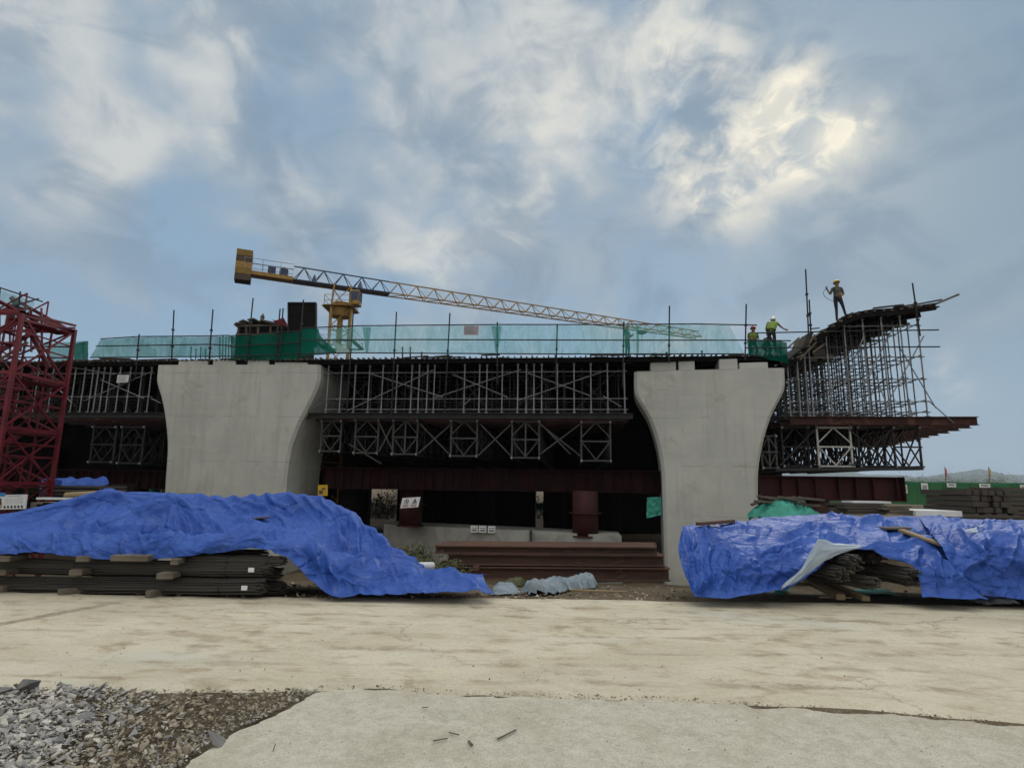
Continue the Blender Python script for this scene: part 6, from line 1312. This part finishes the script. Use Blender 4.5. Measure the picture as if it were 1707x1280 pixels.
mb.tube(a - Vector((.5, 0, 0)), b, .075, n); solo('white_pipe', mb, 'white', 'short white pipe end sticking out of the left blue tarp', 'pipe', None, True)
for lab, px, py, Y, rx, h, n, m in [('dark tangled net heap between the left tarp and the stacked beams', 715, 965, 15.5, .9, .75, 1500, 'weed'), ('dark scrub on the slope beside the concrete footing', 672, 935, 17.5, .8, 1.0, 1300, 'weed')]:
    c = at(px, py, Y); leafy(lab, Vector((c.x, c.y, hgt(c.x, c.y))), rx, .6, h, n, .05, m, 'scrub', 'scrub', 12, len(lab))
# ------------------------------------------------------------------ rubble and litter
def stone(mb, c, s, rn, flat=None):
    flat = flat or rn.choice((.22, .3, .42, .6))
    pts = [Vector((rn.uniform(-1, 1), rn.uniform(-1, 1) * .7, rn.uniform(-1, 1) * flat)) for _ in range(9)]
    bm = bmesh.new()
    for p in pts: bm.verts.new(p)
    r = bmesh.ops.convex_hull(bm, input=bm.verts[:])
    bmesh.ops.delete(bm, geom=[v for v in bm.verts if not v.link_faces], context='VERTS')
    rot = Matrix.Rotation(rn.random() * 6.28, 3, 'Z') @ Matrix.Rotation(rn.gauss(0, .45), 3, 'X') @ Matrix.Rotation(rn.gauss(0, .35), 3, 'Y'); bm.verts.index_update()
    mb.add([Vector(c) + rot @ (v.co * s) for v in bm.verts], [[v.index for v in f.verts] for f in bm.faces]); bm.free()
M['rubble'] = mat('rubble', (.31, .30, .28), (.22, .215, .20), .9, 4, 60, .3, island=[(.13, .13, .13), (.28, .275, .27), (.56, .52, .44), (.19, .185, .18), (.40, .375, .33), (.64, .60, .51), (.24, .225, .20), (.33, .33, .335)])
M['rubble2'] = mat('brown_rubble', (.24, .20, .14), (.16, .13, .09), .95, 4, 60, .3, island=[(.14, .11, .07), (.26, .21, .145), (.36, .31, .23), (.20, .17, .12), (.47, .44, .37)])
def rubble():
    rn = random.Random(12); g = MB(); b = MB(); big = 0
    edge = [(1280, 300), (1247, 345), (1222, 385), (1200, 440), (1172, 490), (1150, 532)]
    for k in range(14000):
        py = rn.uniform(1150, 1330); px = rn.uniform(-120, 540)
        if py < 1290 and px > lerp_list([(1150, 535), (1172, 488), (1200, 436), (1222, 380), (1247, 338), (1290, 285)], py) - 5: continue
        q = onz(px, py, 0); gx = smooth01(330, 60, px + 60 * nz(px * .01, py * .02, 3) - (py - 1215) * 0.6) if False else 1 - smooth01(40, 330, px + (py - 1210) * .9 + 90 * nz(px * .008, py * .012, 3))
        mound = .055 * gx * (1 - abs(py - 1215) / 140)
        if rn.random() < .42 + .58 * gx:
            s = (.011 + .040 * rn.random() ** 4) if gx > .4 else (.007 + .036 * rn.random() ** 3.5)
            (stone(g, (q.x, q.y, max(0, mound) + s * .25), s, rn) if rn.random() < gx * .86 else stone(b, (q.x, q.y, .008 + s * .2), s, rn))
    for k in range(1400):
        py = rn.uniform(1150, 1285); px = rn.uniform(330, 560); e = lerp_list([(1150, 535), (1172, 488), (1200, 436), (1222, 380), (1247, 338), (1290, 285)], py)
        px = e + rn.gauss(-22, 28)
        if px > e + 14: continue
        q = onz(px, py, 0); s = .004 + .018 * rn.random() ** 3; stone(g if rn.random() < .5 else b, (q.x, q.y, .03 * (px > e - 3) + .008), s, rn)
    tag(g.build('grey_rubble', 'rubble'), 'broken grey concrete rubble at the lower left', 'rubble', kind='stuff'); tag(b.build('brown_rubble', 'rubble2'), 'small brown stones and dirt between the rubble and the slab', 'rubble', kind='stuff')
    M['slabstone'] = mat('grey_slab_stone', (.19, .185, .175), (.12, .118, .112), .9, 3, 50, .35)
    for lab, px, py, s, fl in [('large dark grey stone at the top left corner of the rubble', 50, 1150, .14, .5), ('brownish flat stone at the very left of the rubble top', 8, 1152, .12, .4), ('long grey splinter of slab lying across the rubble', 142, 1196, .14, .18), ('pale rounded slab at the left edge of the rubble', 8, 1190, .10, .35), ('grey slab fragment at the edge of the concrete slab', 365, 1240, .12, .15), ('grey broken piece right of the big dark stone', 168, 1152, .09, .5), ('flat pale stone in the middle of the rubble', 88, 1161, .05, .4), ('grey chunk low in the rubble heap', 100, 1235, .075, .6)]:
        mb = MB(); q = onz(px, py, .04); stone(mb, (q.x, q.y, .05), s, rn, fl); solo('stone', mb, 'slabstone' if 'pale' not in lab else 'oldconcrete', lab, 'stone', 'large stones of the rubble')
    lit = MB()
    for k in range(520):
        py = rn.uniform(1160, 1278); px = rn.uniform(380, 1750); q = onz(px, py, .037)
        if not inpoly(px, py, SLAB + [(1800, 1300)]): continue
        stone(lit, (q.x, q.y, .037), .003 + .008 * rn.random() ** 5, rn)
    for k in range(900):
        t_ = rn.random(); px = 560 + 1150 * t_; py = lerp_list(SLAB, px) - rn.uniform(-2, 7); q = onz(px, py, .02); stone(lit, (q.x, q.y, .02), .004 + .014 * rn.random() ** 3, rn)
    for k in range(500):
        px = rn.uniform(0, 1707); py = rn.uniform(1000, 1150); q = onz(px, py, .015); stone(lit, (q.x, q.y, .02), .004 + .014 * rn.random() ** 6, rn)
    tag(lit.build('pebbles', 'rubble2'), 'scattered pebbles on the concrete', 'pebbles', kind='stuff')
    for lab, a, b2, w in [('longer brown wood stick on the pale slab', (829, 1231), (860, 1216), .016), ('short dark wood chip left of the stick on the slab', (722, 1234), (746, 1230), .014), ('short dark wood chip above the other chips on the slab', (748, 1220), (765, 1224), .013), ('small dark chip nearest the stick on the slab', (781, 1234), (787, 1241), .022), ('tiny dark chip nearest the far edge of the slab', (703, 1179), (714, 1178), .012), ('upright thin twig in the brown rubble', (470, 1262), (472, 1240), .008)]:
        if 'twig' in lab: p = onz(452, 1262, .0); q = p + Vector((.015, .02, .08))
        else: p = onz(*a, .05); q = onz(*b2, .052)
        mb = MB(); w *= .7; mb.bar(p, q, w, w * .7); solo('wood_chip', mb, 'block', lab, 'wood chip', 'wood chips on the slab')
    d = MB()
    for k in range(2200):
        px = rn.uniform(480, 1160) if rn.random() < .7 else rn.uniform(-50, 1750); py = rn.uniform(958, 1000); q = terr(px, py)
        if q.y > 27: continue
        s = (.01 + .05 * rn.random() ** 3); stone(d, (q.x, q.y, q.z + s * .3), s, rn)
    tag(d.build('debris', 'rubble2'), 'small stones and debris on the dirt strip', 'debris', kind='stuff')
rubble()
